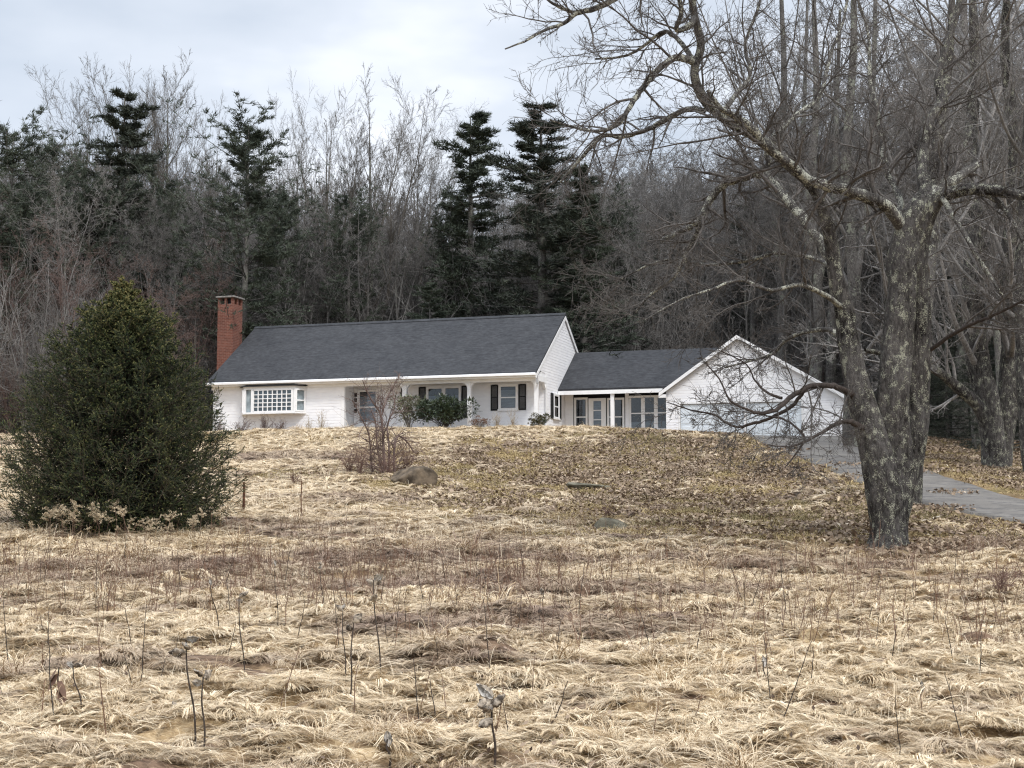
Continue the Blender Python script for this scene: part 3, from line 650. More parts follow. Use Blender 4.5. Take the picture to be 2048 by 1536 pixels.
def window(x0, x1, z0, z1, y, parent=house, axis='x', sashes=1, blind=.75, shutters=False, grid=None, dbl=True, name='window', fr=.07, pane_off=.02):
    """double-hung window; axis x: faces -y at y; axis y: faces +x at x=y"""
    def B(mb, a0, a1, o0, o1, c0, c1):
        if axis == 'x': mb.box(a0, a1, y - o1, y - o0, c0, c1)
        else: mb.box(y + o0, y + o1, a0, a1, c0, c1)
    f = MB(); B(f, x0 - fr, x0, .0, .06, z0 - fr, z1 + fr); B(f, x1, x1 + fr, .0, .06, z0 - fr, z1 + fr)
    B(f, x0, x1, .0, .06, z1, z1 + fr); B(f, x0 - fr - .03, x1 + fr + .03, .0, .09, z0 - fr, z0 - .002)
    wdw = f.build(name, M_trim, parent)
    r_ = MB(); B(r_, x0, x1, .003, .012, z0, z1); r_.build('dark_room', M_dark, wdw)
    if blind:
        b_ = MB(); zt = z0 + (z1 - z0) * blind; z = z0
        while z < zt: B(b_, x0 + .01, x1 - .01, .014, .022, z, min(z + .035, zt)); z += .045
        b_.build('blind', M_blind, wdw)
    wd = (x1 - x0) / sashes; s_ = MB(); g_ = MB()
    for i in range(sashes):
        a0, a1 = x0 + i * wd, x0 + (i + 1) * wd
        if i: B(s_, a0 - .045, a0 + .045, .025, .055, z0, z1)
        e0 = a0 + (.045 if i else 0); e1 = a1 - (.045 if i < sashes - 1 else 0)
        for p0, p1, c0, c1 in ((e0, e0 + .04, z0, z1), (e1 - .04, e1, z0, z1), (e0 + .04, e1 - .04, z0, z0 + .05), (e0 + .04, e1 - .04, z1 - .04, z1)): B(s_, p0, p1, .028, .048, c0, c1)
        if dbl: B(s_, e0 + .04, e1 - .04, .028, .050, (z0 + z1) / 2 - .025, (z0 + z1) / 2 + .025)
        if grid:
            gc, gr = grid
            for k in range(1, gc): xm = e0 + (e1 - e0) * k / gc; B(s_, xm - .017, xm + .017, .034, .044, z0 + .05, z1 - .04)
            for k in range(1, gr): zm = z0 + (z1 - z0) * k / gr; B(s_, e0 + .04, e1 - .04, .033, .045, zm - .017, zm + .017)
        B(g_, e0 + .03, e1 - .03, .030, .032, z0 + .03, z1 - .03)
    s_.build('sash', M_trim, wdw); g_.build('pane', M_glass, wdw)
    if shutters:
        for a0, a1 in ((x0 - fr - .36, x0 - fr - .02), (x1 + fr + .02, x1 + fr + .36)):
            sh = MB(); B(sh, a0, a0 + .05, 0, .035, z0 - .05, z1 + .05); B(sh, a1 - .05, a1, 0, .035, z0 - .05, z1 + .05)
            for zc_ in (z0 - .05, (z0 + z1) / 2, z1): B(sh, a0 + .05, a1 - .05, 0, .035, zc_, zc_ + .06)
            z = z0
            while z < z1: B(sh, a0 + .05, a1 - .05, .005, .022, z, z + .03); z += .042
            sh.build('shutter', M_black, parent)
    return wdw
# porch windows
window(-5.45, -3.95, 4.5, 5.80, 1.29, sashes=2, blind=.72, shutters=True)
window(-2.08, -1.33, 4.78, 5.80, 1.29, blind=.82, shutters=True)
window(3.75, 4.35, 4.5, 5.55, .016, axis='y', blind=.5) if False else None
window(2.35, 3.05, 4.45, 5.45, .018, axis='y', blind=0, shutters=True)
# front door with sidelight
dz0, dz1 = 3.82, 5.80
df = MB(); df.box(-9.0 + .02, -8.80, 1.24, 1.288, dz0, 5.86); df.box(-8.80, -7.72, 1.24, 1.288, dz1 + .02, 5.86); df.box(-7.80, -7.70, 1.235, 1.288, dz0, dz1 + .02)
door = df.build('front_door', M_trim, house)
sl = MB()
for k in range(4): sl.box(-8.965, -8.83, 1.228, 1.238, 4.78 + k * .24, 4.96 + k * .24)
sl.build('sidelight_pane', M_dark, door)
d_ = MB(); d_.box(-8.78, -7.82, 1.24, 1.28, dz0, dz1); d_.build('door_leaf', simple('grey_door_paint', (.40, .42, .45), (.48, .5, .53), 3), door)
d_ = MB()
for a0, a1, c0, c1 in ((-8.78, -8.69, dz0, dz1), (-7.91, -7.82, dz0, dz1), (-8.69, -7.91, dz0, dz0 + .55), (-8.69, -7.91, dz1 - .09, dz1), (-8.69, -7.91, 4.98, 5.05)): d_.box(a0, a1, 1.20, 1.225, c0, c1)
d_.build('storm_door_frame', M_trim, door)
d_ = MB(); d_.box(-8.69, -7.91, 1.228, 1.236, 5.5, dz1 - .09); d_.build('transom_light', M_dark, door)
d_ = MB(); d_.box(-8.69, -7.91, 1.210, 1.214, dz0 + .55, dz1 - .09); d_.build('pane', M_glass, door)
d_ = MB(); d_.box(-7.89, -7.84, 1.17, 1.2, 4.75, 4.9); d_.build('door_handle', M_metal, door)
ln_ = MB(); ln_.box(-6.72, -6.58, 1.12, 1.26, 5.35, 5.62); ln_.box(-6.75, -6.55, 1.09, 1.28, 5.62, 5.66); ln_.box(-6.68, -6.62, 1.15, 1.21, 5.66, 5.97); ln_.build('porch_lantern', M_metal, house, bevel=.01)
# bay window
bay = MB(); bz0, bz1 = 4.78, 5.80; Y = -.50
bay.prism([(-13.95, 0, 4.70), (-13.62, Y, 4.70), (-11.04, Y, 4.70), (-10.71, 0, 4.70)], (0, 0, .08))
bay.prism([(-13.93, 0, 5.80), (-13.60, Y + .02, 5.80), (-11.06, Y + .02, 5.80), (-10.73, 0, 5.80)], (0, 0, .12))
bay.prism([(-13.85, 0, 4.78), (-13.57, Y + .05, 4.78), (-13.20, Y + .05, 4.78), (-13.20, 0, 4.78)], (0, 0, 0.001))
for x_ in (-13.60, -13.22, -11.24, -11.14): bay.box(x_, x_ + (.16 if x_ in (-13.22,) else .14) - .02, Y + .01, Y + .08, 4.78, 5.80)
bay.box(-13.12, -11.24, Y + .01, Y + .08, 4.781, 4.83); bay.box(-13.12, -11.24, Y + .01, Y + .08, 5.74, 5.799)
obay = bay.build('bay_window', M_trim, house)
q = MB(); q.box(-13.1, -11.24, Y + .10, Y + .12, 4.79, 5.79); q.prism([(-13.85, 0, 4.79), (-13.55, Y + .12, 4.79), (-11.1, Y + .12, 4.79), (-10.82, 0, 4.79)], (0, 0, 1.0)); 
q.build('dark_room', simple('curtained_interior', (.20, .24, .26), (.36, .42, .45), 3, .9), obay)
q = MB()
for k in range(1, 8): xm = -13.10 + 1.86 * k / 8; q.box(xm - .022, xm + .022, Y + .02, Y + .05, 4.83, 5.74)
for k in range(1, 5): zm = 4.83 + .91 * k / 5; q.box(-13.10, -11.24, Y + .023, Y + .053, zm - .018, zm + .018)
q.build('muntin', M_trim, obay)
q = MB(); q.box(-13.1, -11.24, Y + .058, Y + .062, 4.80, 5.77); q.build('pane', M_glass, obay)
for x0, x1, y0, y1 in ((-13.90, -13.62, -.03, Y + .02), (-10.76, -11.04, -.03, Y + .02)):       # flanking double-hung sashes
    dx_, dy_ = x1 - x0, y1 - y0; ll = math.hypot(dx_, dy_); ux, uy = dx_ / ll, dy_ / ll; nx_, ny_ = (uy, -ux) if dx_ > 0 else (-uy, ux)
    q = MB()
    def qb(mb, a0, a1, o0, o1, c0, c1):
        P = [(x0 + ux * a + nx_ * o_, y0 + uy * a + ny_ * o_, c0) for a, o_ in ((a0, o0), (a1, o0), (a1, o1), (a0, o1))]; mb.prism(P, (0, 0, c1 - c0))
    for a0, a1, c0, c1 in ((0, .08, 4.78, 5.8), (ll - .08, ll, 4.78, 5.8), (.08, ll - .08, 4.78, 4.85), (.08, ll - .08, 5.73, 5.8), (.08, ll - .08, 5.26, 5.31)): qb(q, a0, a1, -.02, .03, c0, c1)
    fl = q.build('side_sash', M_trim, obay)
# narrow flat lights beside the big pane
for x0, x1 in ((-13.49, -13.24), (-11.10, -10.98)): pass
for x0, x1 in ((-13.58, -13.24), (-11.12, -10.86)): pass
rb = MB(); zb, zt = 5.92, 6.12
lo = [(-14.1, 0.01, zb), (-13.68, Y - .1, zb), (-10.98, Y - .1, zb), (-10.56, 0.01, zb)]; hi = [(-13.75, .01, zt), (-13.35, -.2, zt), (-11.3, -.2, zt), (-10.9, .01, zt)]
rb.add(lo + hi, [(0, 1, 5, 4), (1, 2, 6, 5), (2, 3, 7, 6), (4, 5, 6, 7), (3, 2, 1, 0)]); rb.build('bay_roof', M_black, house)
# breezeway
bw = MB(); bw.siding('x', 4.2, -1, lambda z: [(.02, .40), (2.78, 2.95)], 3.0, 5.62); bw.box(.02, 4.9, 4.2, 4.24, 3.0, 3.55)
bw.build('breezeway_wall', M_siding, house)
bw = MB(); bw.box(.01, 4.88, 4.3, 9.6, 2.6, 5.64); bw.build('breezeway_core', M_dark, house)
bw = MB(); bw.box(.01, 4.88, 3.0, 4.19, 2.6, 3.38); bw.build('breezeway_floor', MATS['porch_floor_paint'], house)
bw = MB(); bw.box(.02, 4.88, 3.15, 4.2, 5.6, 5.64); bw.build('breezeway_ceiling', M_porchw, house)
bw = MB(); roofslab(bw, .03, 7.2, [(3.02, 5.75), (5.9, 7.68), (9.9, 5.1)]); bw.build('breezeway_roof', M_roof, house)
bw = MB(); bw.box(.03, 4.72, 3.02, 3.06, 5.49, 5.66); bw.box(.03, 4.72, 3.08, 3.2, 5.50, 5.62); bw.build('breezeway_fascia', M_trim, house)
bw = MB(); bw.box(2.38, 2.54, 3.1, 3.26, 3.3, 5.5); bw.build('breezeway_post', M_trim, house, bevel=.01)
window(.50, 1.02, 3.75, 5.40, 4.2, blind=.0, fr=.05)
bd = MB(); bd.box(1.12, 1.24, 4.12, 4.19, 3.4, 5.40); bd.box(1.80, 1.92, 4.12, 4.19, 3.4, 5.4); bd.box(1.24, 1.80, 4.12, 4.19, 5.28, 5.4); bd.box(1.24, 1.80, 4.12, 4.19, 3.4, 3.6)
for k in range(1, 4): bd.box(1.34, 1.70, 4.13, 4.16, 3.6 + .42 * k - .02, 3.6 + .42 * k + .02)
bd.box(1.24, 1.34, 4.13, 4.17, 3.6, 5.28); bd.box(1.70, 1.80, 4.13, 4.17, 3.6, 5.28)
ob = bd.build('breezeway_door', M_trim, house)
q = MB(); q.box(1.34, 1.70, 4.175, 4.19, 3.6, 5.28); q.build('dark_room', M_blind, ob); q = MB(); q.box(1.34, 1.7, 4.165, 4.167, 3.6, 5.28); q.build('pane', M_glass, ob)
window(2.02, 2.70, 3.75, 5.35, 4.2, blind=.0, fr=.05)
window(3.02, 4.75, 3.95, 5.42, 4.2, sashes=3, blind=.25, fr=.05)
# garage
GL, GR = 4.92, 12.62; PKx, PKz = 8.03, 7.80; GB = 10.4
zl = lambda x_: 5.55 + (x_ - 4.75) * (PKz - 5.55) / (PKx - 4.75)
zr = lambda x_: PKz - (x_ - PKx) * .60
def gfr(z):
    a = GL if z < 5.60 else 4.75 + (z - 5.52) / .686 + .05
    b_ = GR if z < 5.0 else PKx + (PKz - .05 - z) / .60 - .05
    if z < 4.94: return [(a, 5.52), (8.27, 8.35), (10.64 + .04, b_)]
    return [(a, b_)]
gm = MB(); gm.siding('x', 2.8, -1, gfr, 2.9, 4.94, .115); gm.siding('x', 2.8, -1, gfr, 4.945, 7.72, .115)
gm.siding('y', 12.62, 1, lambda z: [(2.8, GB)], 2.9, 4.95); gm.build('garage_wall', M_siding, house)
gm = MB(); gm.prism([(GL, 2.95, 2.6), (GR, 2.95, 2.6), (GR, 2.95, 4.95), (PKx, 2.95, 7.68), (GL, 2.95, 5.6)], (0, GB - 2.95, 0)); gm.build('garage_core', M_porchw, house)
gm = MB()
for x0, x1 in ((GL, 5.52), (8.27, 8.35), (10.68, GR)): gm.box(x0 + .002, x1 - .002, 2.805, 2.95, 2.6, 4.94)
gm.prism([(GL, 2.804, 4.95), (GR - .01, 2.804, 4.95), (PKx, 2.804, 7.66), (GL, 2.804, 5.58)], (0, .145, 0)); gm.build('garage_jamb', M_trim, house)
# garage roof: two slopes, ridge runs back
gr = MB()
for (xa, za, xb, zb2) in ((4.66, 5.46, PKx, PKz + .02), (PKx, PKz + .02, 12.95, PKz + .02 - (12.95 - PKx) * .60)):
    ln = math.hypot(xb - xa, zb2 - za); y0, y1 = 2.58, GB + .2
    gr.add([(xa, y0, za), (xb, y0, zb2), (xb, y1, zb2), (xa, y1, za)], [(0, 1, 2, 3)], [[(0, 0), (0, ln), (y1 - y0, ln), (y1 - y0, 0)]])
    gr.add([(xa, y0, za - .08), (xb, y0, zb2 - .08), (xb, y1, zb2 - .08), (xa, y1, za - .08)], [(3, 2, 1, 0)])
    for y_ in (y0, y1): gr.add([(xa, y_, za), (xb, y_, zb2), (xb, y_, zb2 - .08), (xa, y_, za - .08)], [(0, 1, 2, 3)])
gr.build('garage_roof', M_roof, house)
gk = MB()
gk.prism([(4.66, 2.55, 5.44), (PKx, 2.55, PKz - .005), (PKx, 2.55, PKz - .16), (4.66, 2.55, 5.28)], (0, .03, 0))
gk.prism([(PKx, 2.552, PKz - .005), (12.95, 2.552, PKz - .005 - 4.92 * .6), (12.95, 2.552, PKz - .16 - 4.92 * .6), (PKx, 2.552, PKz - .16)], (0, .03, 0))
gk.prism([(4.64, 2.58, 5.36), (4.95, 2.58, 5.36), (4.95, 2.58, 5.22), (4.64, 2.58, 5.22)], (0, .2, 0))
gk.build('garage_rake_board', M_trim, house)
for x0, x1 in ((5.54, 8.25), (8.37, 10.66)):
    g = MB()
    for k in range(5):
        z0 = 2.75 + k * .435; g.box(x0, x1, 2.86, 2.9, z0, z0 + .425)
        npn = 4
        for j in range(npn):
            a0 = x0 + (x1 - x0) * (j + .1) / npn; a1 = x0 + (x1 - x0) * (j + .9) / npn; g.box(a0, a1, 2.848, 2.862, z0 + .07, z0 + .355)
    g.build('garage_door', M_gdoor, house, bevel=.004)
gt = MB(); gt.box(5.46, 10.74, 2.77, 2.79, 4.94, 5.03); gt.box(5.46, 5.54, 2.772, 2.80, 2.8, 4.94); gt.box(8.26, 8.36, 2.772, 2.80, 2.8, 4.94); gt.box(10.66, 10.74, 2.772, 2.8, 2.8, 4.94); gt.build('garage_door_trim', M_trim, house)

# ------------------------------------------------------------------ trees
def dec_mesh(seed, H, tr_r, fork=.45, spread=.55, lv=(11, 8, 6, 5), lean=.02, tw=.010, crooked=.08, mats=(None, None), n0=3, lowb=.3, sides=(7, 5, 4, 3, 3), up=.045, st=.75, tang=.85):
    rng = np.random.default_rng(seed); z = np.linspace(0, 1, 14)
    x_ = np.cumsum(rng.normal(0, crooked, 14)) * .5 + z * lean * H * rng.normal(); y_ = np.cumsum(rng.normal(0, crooked, 14)) * .5
    P = np.stack([x_ - x_[0], y_ - y_[0], z * H * .92 - .3], 1)[None]; r_ = np.maximum(tr_r * (1 - z * .985) ** .85, .012); r_[0] *= 1.3; Rr = r_[None]
    V0, F0 = tubes(P, Rr, 9)
    p = []
    if n0:
        Pl, Rl = grow(rng, P, Rr, n0, fork, fork + .22, .42, .12, .62, .12, .62, 12, .045, .07, tw, shade=.2, taper=.08)   # leaders
        Pa, Ra = np.concatenate([P[:, [int(v) for v in np.linspace(3, 13, 12)]], Pl]), np.concatenate([Rr[:, [int(v) for v in np.linspace(3, 13, 12)]], Rl])
        p.append(tubes(Pl, Rl, sides[0]))
    else: Pa, Ra = P, Rr
    P1, R1 = grow(rng, Pa, Ra, lv[0], lowb, .97, spread + .3, .25, .34, .35, .42, 8, .13 * st, up, tw, shade=.5); p.append(tubes(P1, R1, sides[1]))
    P2, R2 = grow(rng, P1, R1, lv[1], .2, .98, tang, .25, .46, .3, .5, 6, .17 * st, up * .6, tw); p.append(tubes(P2, R2, sides[2]))
    P3, R3 = grow(rng, P2, R2, lv[2], .15, .98, tang, .28, .52, .3, .55, 5, .2 * st, up * .5, tw); p.append(tubes(P3, R3, sides[3]))
    if lv[3]:
        P4, R4 = grow(rng, P3, R3, lv[3], .15, .98, .7, .25, .62, .3, .6, 4, .2, up * .7, tw * .8); p.append(tubes(P4, R4, sides[4]))
    V1, F1 = joinVF(p)
    return mesh('trunk', V0, F0, mats[0] or M_bark, smooth=True), mesh('crown', V1, F1, mats[1] or M_twig, smooth=True)
def hgt(me, q=99.7):
    a = np.empty(len(me.vertices) * 3, np.float32); me.vertices.foreach_get('co', a); return float(np.percentile(a[2::3], q))
def tree_proto(name, meshes, loc, rz, sc, **k):
    e = empty(name, loc, rz, **k); e.scale = sc if isinstance(sc, tuple) else (sc,) * 3
    link('trunk', meshes[0], e); link('crown', meshes[1], e); return e
DEC = [dec_mesh(1, 18, .20, .38, .5, (9, 7, 6, 4)), dec_mesh(2, 18, .17, .5, .55, (9, 7, 6, 4), crooked=.11), dec_mesh(3, 18, .22, .3, .6, (9, 7, 6, 4), n0=4),
       dec_mesh(4, 18, .13, .55, .6, (9, 6, 5, 3), n0=2, lowb=.2), dec_mesh(5, 18, .16, .45, .45, (7, 6, 5, 4), mats=(M_bark, M_redtwig), n0=4, up=.07),
       dec_mesh(6, 18, .12, .6, .7, (12, 6, 5, 3), n0=1, lowb=.1, crooked=.12), dec_mesh(7, 18, .14, .4, .5, (10, 7, 5, 4), n0=3, lowb=.1, mats=(M_bark, M_redtwig), up=.07)]
EMG = [dec_mesh(11 + i_, 20, .20, .30, .12, (8, 7, 6, 3), n0=7, lowb=.45, up=.10, st=.22, tang=.5, mats=(M_bark, M_paletwig), tw=.0065, crooked=.05) for i_ in range(3)]

def conifer_mesh(seed, H, Rb, tiers, open_=.3, droop=-.05, tuft=.22, dens=1.0, lowest=.12, pw=.8, mat=None, irregular=.35, flat=False):
    rng = np.random.default_rng(seed); z = np.linspace(0, 1, 12); P = np.stack([z * 0 + np.cumsum(rng.normal(0, .03, 12)), np.cumsum(rng.normal(0, .03, 12)), z * H - .3], 1)[None]
    Rr = (.018 * H * (1 - z * .95))[None]; V0, F0 = tubes(P, Rr, 8)
    B, BR = [], []
    for i in range(tiers):
        t_ = lowest + (1 - lowest) * (i + rng.random() * .6) / tiers
        L0 = Rb * ((1 - t_) ** pw) * np.exp(rng.normal(0, irregular * .5)) + .25
        for j in range(rng.integers(4, 7)):
            if rng.random() < open_ * .5: continue
            tj = float(np.clip(t_ + rng.normal(0, .022), 0, .99)); a = rng.uniform(0, 6.283); l_ = L0 * np.exp(rng.normal(0, irregular)); n_ = 7; s_ = np.linspace(0, 1, n_)
            el = (.55 * tj + droop + rng.normal(0, .08)) ; zc_ = tj * H + s_ * l_ * el + (s_ ** 2) * l_ * (.25 if flat else .12)
            B.append(np.stack([np.cos(a + .1 * s_) * s_ * l_, np.sin(a + .1 * s_) * s_ * l_, zc_ - .3], 1)); BR.append(.012 + .05 * (1 - s_) * (1 - t_ * .8))
    B = np.array(B); BR = np.array(BR)
    V1, F1 = tubes(B, BR, 4)
    B2, R2 = grow(rng, B, BR, int(10 * dens), .22, .98, .95, .2, .34, .3, .5, 4, .08, .03, .008, shade=.5)
    B2[:, :, 2] = B2[:, :1, 2] + (B2[:, :, 2] - B2[:, :1, 2]) * .35
    V2, F2 = tubes(B2, R2, 3)
    # needle tufts: short flat sprays along the twigs and branch ends
    src = np.concatenate([B2[:, 1:].reshape(-1, 3), B[:, 3:].reshape(-1, 3)]); dr_ = np.concatenate([np.repeat(nrm(B2[:, -1] - B2[:, 0]), 3, 0), np.repeat(nrm(B[:, -1] - B[:, 0]), 4, 0)])
    rep = 9; c = np.repeat(src, rep, 0) + rng.normal(0, .08, (len(src) * rep, 3)) * np.array([1, 1, .4]); d = nrm(np.repeat(dr_, rep, 0) * .6 + rng.normal(0, .5, c.shape) * np.array([1, 1, .6]) + np.array([0, 0, .30]))
    l_ = tuft * np.exp(rng.normal(0, .3, len(c)))[:, None]; sd = nrm(np.cross(d, rng.normal(size=c.shape))) * .026
    Vn = np.stack([c - sd, c + sd, c + d * l_], 1).reshape(-1, 3); Fn = np.arange(len(Vn)).reshape(-1, 3)
    V, F_ = joinVF([(V1, F1), (V2, F2)])
    allV = np.concatenate([V, Vn]); k = len(V)
    F4 = np.concatenate([F_, np.concatenate([Fn + k, Fn[:, 2:3] + k], 1)])  # degenerate quads for needles replaced below
    me = bpy.data.meshes.new('crown'); me.vertices.add(len(allV)); me.vertices.foreach_set('co', allV.astype(np.float32).ravel())
    lt = np.concatenate([np.full(len(F_), 4), np.full(len(Fn), 3)]).astype(np.int32); li = np.concatenate([F_.ravel(), (Fn + k).ravel()]).astype(np.int32)
    me.loops.add(len(li)); me.loops.foreach_set('vertex_index', li); me.polygons.add(len(lt)); me.polygons.foreach_set('loop_start', np.concatenate([[0], np.cumsum(lt)[:-1]]).astype(np.int32)); me.polygons.foreach_set('loop_total', lt)
    me.materials.append(M_bark); me.materials.append(mat or M_pineneedle); me.polygons.foreach_set('material_index', np.concatenate([np.zeros(len(F_)), np.ones(len(Fn))]).astype(np.int32)); me.update(calc_edges=True)
    return mesh('trunk', V0, F0, M_bark, smooth=True), me
CON = [conifer_mesh(21, 20, 2.6, 36, .05, -.18, pw=.75), conifer_mesh(22, 20, 4.4, 28, .3, -.05, pw=.55, tuft=.28, flat=True, irregular=.5, lowest=.3), conifer_mesh(23, 20, 3.0, 36, .05, -.22, pw=.7, mat=M_needle),
       conifer_mesh(24, 20, 4.2, 18, .4, .15, pw=.42, tuft=.30, irregular=.45, lowest=.4, flat=True), conifer_mesh(25, 20, 4.6, 34, .1, -.25, pw=.8, mat=M_needle, lowest=.03, dens=1.1)]
def top_sc(px, py, D, Hm):
    x_ = at(px, py, D); g = float(zbase(x_[0], D)[0]); return (x_[0], D, g), (x_[2] - g) / Hm
# named, tall trees on the skyline
def put(kind, meshes, px, py, D, Hm, rz, label, cat, name, wid=1.0, group=None):
    loc, s_ = top_sc(px, py, D, hgt(meshes[1], 100 if kind == 'c' else 99.95)); return tree_proto(name, meshes, loc, rz, (s_ * wid, s_ * wid, s_), label=label, cat=cat, group=group)
put('e', EMG[0], 252, 80, 86, 19.3, .3, 'tall pale bare tree rising above the dark spruce top left of the chimney', 'tree', 'bare_tree')
put('e', EMG[1], 345, 95, 88, 19.3, 1.3, 'tall pale bare tree with a straight central stem, second from left on the skyline', 'tree', 'bare_tree')
put('e', EMG[0], 432, 140, 90, 19.3, 2.3, 'slim pale bare tree just left of the ragged pine above the chimney', 'tree', 'bare_tree', .8)
put('e', EMG[1], 170, 165, 92, 19.3, 4.0, 'low pale bare tree between the left pines and the tall skyline trees', 'tree', 'bare_tree', .9)
put('e', EMG[2], 655, 150, 84, 19.3, 4.4, 'pale vase-shaped bare tree above the left half of the roof', 'tree', 'bare_tree', .9)
put('e', EMG[1], 745, 135, 82, 19.3, 5.2, 'tallest vase-shaped bare tree above the middle of the roof', 'tree', 'bare_tree')
put('e', EMG[0], 835, 175, 84, 19.3, .9, 'forked bare tree right of the tallest one above the roof', 'tree', 'bare_tree')
put('e', EMG[1], 590, 220, 90, 19.3, 2.9, 'faint bare tree beside the ragged pine\'s right-hand boughs', 'tree', 'bare_tree', .8)
put('e', EMG[0], 1010, 250, 92, 19.3, 5.0, 'thin bare tree between the two dark skyline conifers', 'tree', 'bare_tree', .7)
put('c', CON[2], 250, 172, 76, 19.6, .4, 'dark narrow conifer with a dense pointed top at the left', 'conifer', 'conifer', 1.2)
put('c', CON[1], 500, 172, 74, 19.6, 1.1, 'ragged pine with long boughs flung to the right above the chimney', 'conifer', 'pine_tree')
put('c', CON[0], 945, 218, 78, 19.6, 2.0, 'thin-topped conifer on the skyline above the right half of the roof', 'conifer', 'conifer', 1.25)
put('c', CON[2], 1080, 198, 74, 19.6, 2.6, 'dark layered conifer right above the gable peak of the house', 'conifer', 'conifer', 1.45)
put('c', CON[3], 30, 170, 74, 19.8, .8, 'broad round-topped pine at the left edge of the woods', 'conifer', 'pine_tree', 1.0)
put('c', CON[3], 110, 225, 78, 19.8, 2.8, 'lower broad pine beside the left edge pine', 'conifer', 'pine_tree', .9)
put('c', CON[3], 330, 300, 77, 19.8, 3.4, 'flat-crowned pine under the tall pale bare trees', 'conifer', 'pine_tree', .8)
put('c', CON[3], 700, 335, 80, 19.8, 1.9, 'flat-topped pine under the tallest bare tree above the roof', 'conifer', 'pine_tree', .9)
put('c', CON[0], 1165, 330, 72, 19.6, .2, 'dark drooping hemlock behind the link between house and garage', 'conifer', 'conifer', 1.2)
put('c', CON[3], 900, 360, 80, 19.8, 5.1, 'flat-crowned pine left of the thin-topped conifer', 'conifer', 'pine_tree', .7)
put('c', CON[0], 860, 560, 71, 19.6, 3.3, 'short green hemlock sapling standing just behind the roof', 'conifer', 'conifer', 1.4)
put('c', CON[1], 560, 330, 82, 19.6, 4.4, 'open pine between the ragged pine and the vase-shaped trees', 'conifer', 'pine_tree', .9)

for px, py, D, k_, wd, lab in ((68, 300, 72, 3, .9, 'dark bushy pine below the round-topped pines at the far left'), (185, 300, 74, 1, .8, 'dark pine filling the gap left of the narrow dense conifer'), (5, 390, 70, 1, 1.0, 'open-boughed pine low down at the left edge'),
        (1105, 385, 79, 3, .9, 'flat-topped pine behind the gable peak'), (1210, 330, 82, 3, .9, 'broad dark pine behind the link, seen through maple twigs')):
    put('c', CON[k_], px, py, D, 20, px * .37, lab, 'conifer', 'pine_tree', wd)

# the general woods: individual trees, copied
rng = np.random.default_rng(99)
spots = []
def try_add(n_, xr, yr, mind, cond, hs, var):
    k = 0; tries = 0
    while k < n_ and tries < 6000:
        tries += 1; x_ = rng.uniform(*xr); y_ = rng.uniform(*yr)
        if abs(x_) > y_ * .347 * 1.12 + 1.5 or not cond(x_, y_): continue
        if any((x_ - a[0]) ** 2 + (y_ - a[1]) ** 2 < mind ** 2 for a in spots): continue
        if float(house_d(np.array([x_]), np.array([y_]))[0]) < 2 or float(drive_d(np.array([x_]), np.array([y_]))[0]) < 1.5: continue
        spots.append((x_, y_, rng.uniform(*hs), var[rng.integers(len(var))])); k += 1
px_of = lambda x_, y_: 1024 + F * x_ / y_
try_add(120, (-40, 44), (71, 92), 1.9, lambda x_, y_: y_ > 71 + (4 if -17 < x_ < 14 else 0) and not (850 < px_of(x_, y_) < 1120 and rng.random() < .3), (.80, 1.08), (0, 1, 2, 3, 5, 3, 5))
try_add(75, (-50, 50), (92, 118), 2.2, lambda x_, y_: not (840 < px_of(x_, y_) < 1120 and rng.random() < .6), (.95, 1.2), (0, 1, 2, 3))
try_add(22, (-30, -14), (62, 76), 1.5, lambda x_, y_: px_of(x_, y_) < 420 and y_ > 64, (.62, .80), (4, 6, 4, 6, 1))
try_add(15, (11, 34), (62, 80), 2.0, lambda x_, y_: px_of(x_, y_) > 1500 and y_ > 62, (.95, 1.3), (0, 1, 2, 3, 2))
try_add(5, (13, 30), (49, 62), 3.4, lambda x_, y_: px_of(x_, y_) > 1760, (1.0, 1.3), (0, 1, 2))
protos = {}
WL = {0: 'leader-forked grey bare tree', 1: 'crooked high-forked bare tree', 2: 'wide low-forked bare tree', 3: 'slender short-branched bare tree', 4: 'reddish-twigged bare tree', 5: 'thin low-branched bare tree', 6: 'bushy reddish bare tree'}
DH = [hgt(d_[1]) for d_ in DEC]
SKX = [-100, 0, 100, 200, 300, 400, 550, 650, 750, 850, 950, 1100, 1200, 1300, 1400, 1500, 1600, 2200]
SKY = [280, 270, 290, 320, 320, 330, 345, 370, 370, 420, 340, 320, 310, 270, 200, 110, 20, -60]
def where(px, y_):
    rk = 'front rank' if y_ < 80 else ('middle rank' if y_ < 95 else 'rear rank')
    for lim, tx in ((230, 'behind the left side of the spruce'), (430, 'between the spruce and the chimney'), (560, 'behind the chimney end of the roof'), (760, 'behind the left half of the roof'), (950, 'behind the middle of the roof'),
                    (1160, 'behind the gable end of the house'), (1330, 'behind the link roof'), (1500, 'behind the garage peak'), (1700, 'behind the right side of the garage'), (1860, 'behind the big maple trunk')):
        if px < lim: return tx + ', ' + rk
    return ('beyond the driveway, left of the double-trunked maple, ' if px < 1960 else 'beyond the driveway behind the double-trunked maple, ') + rk
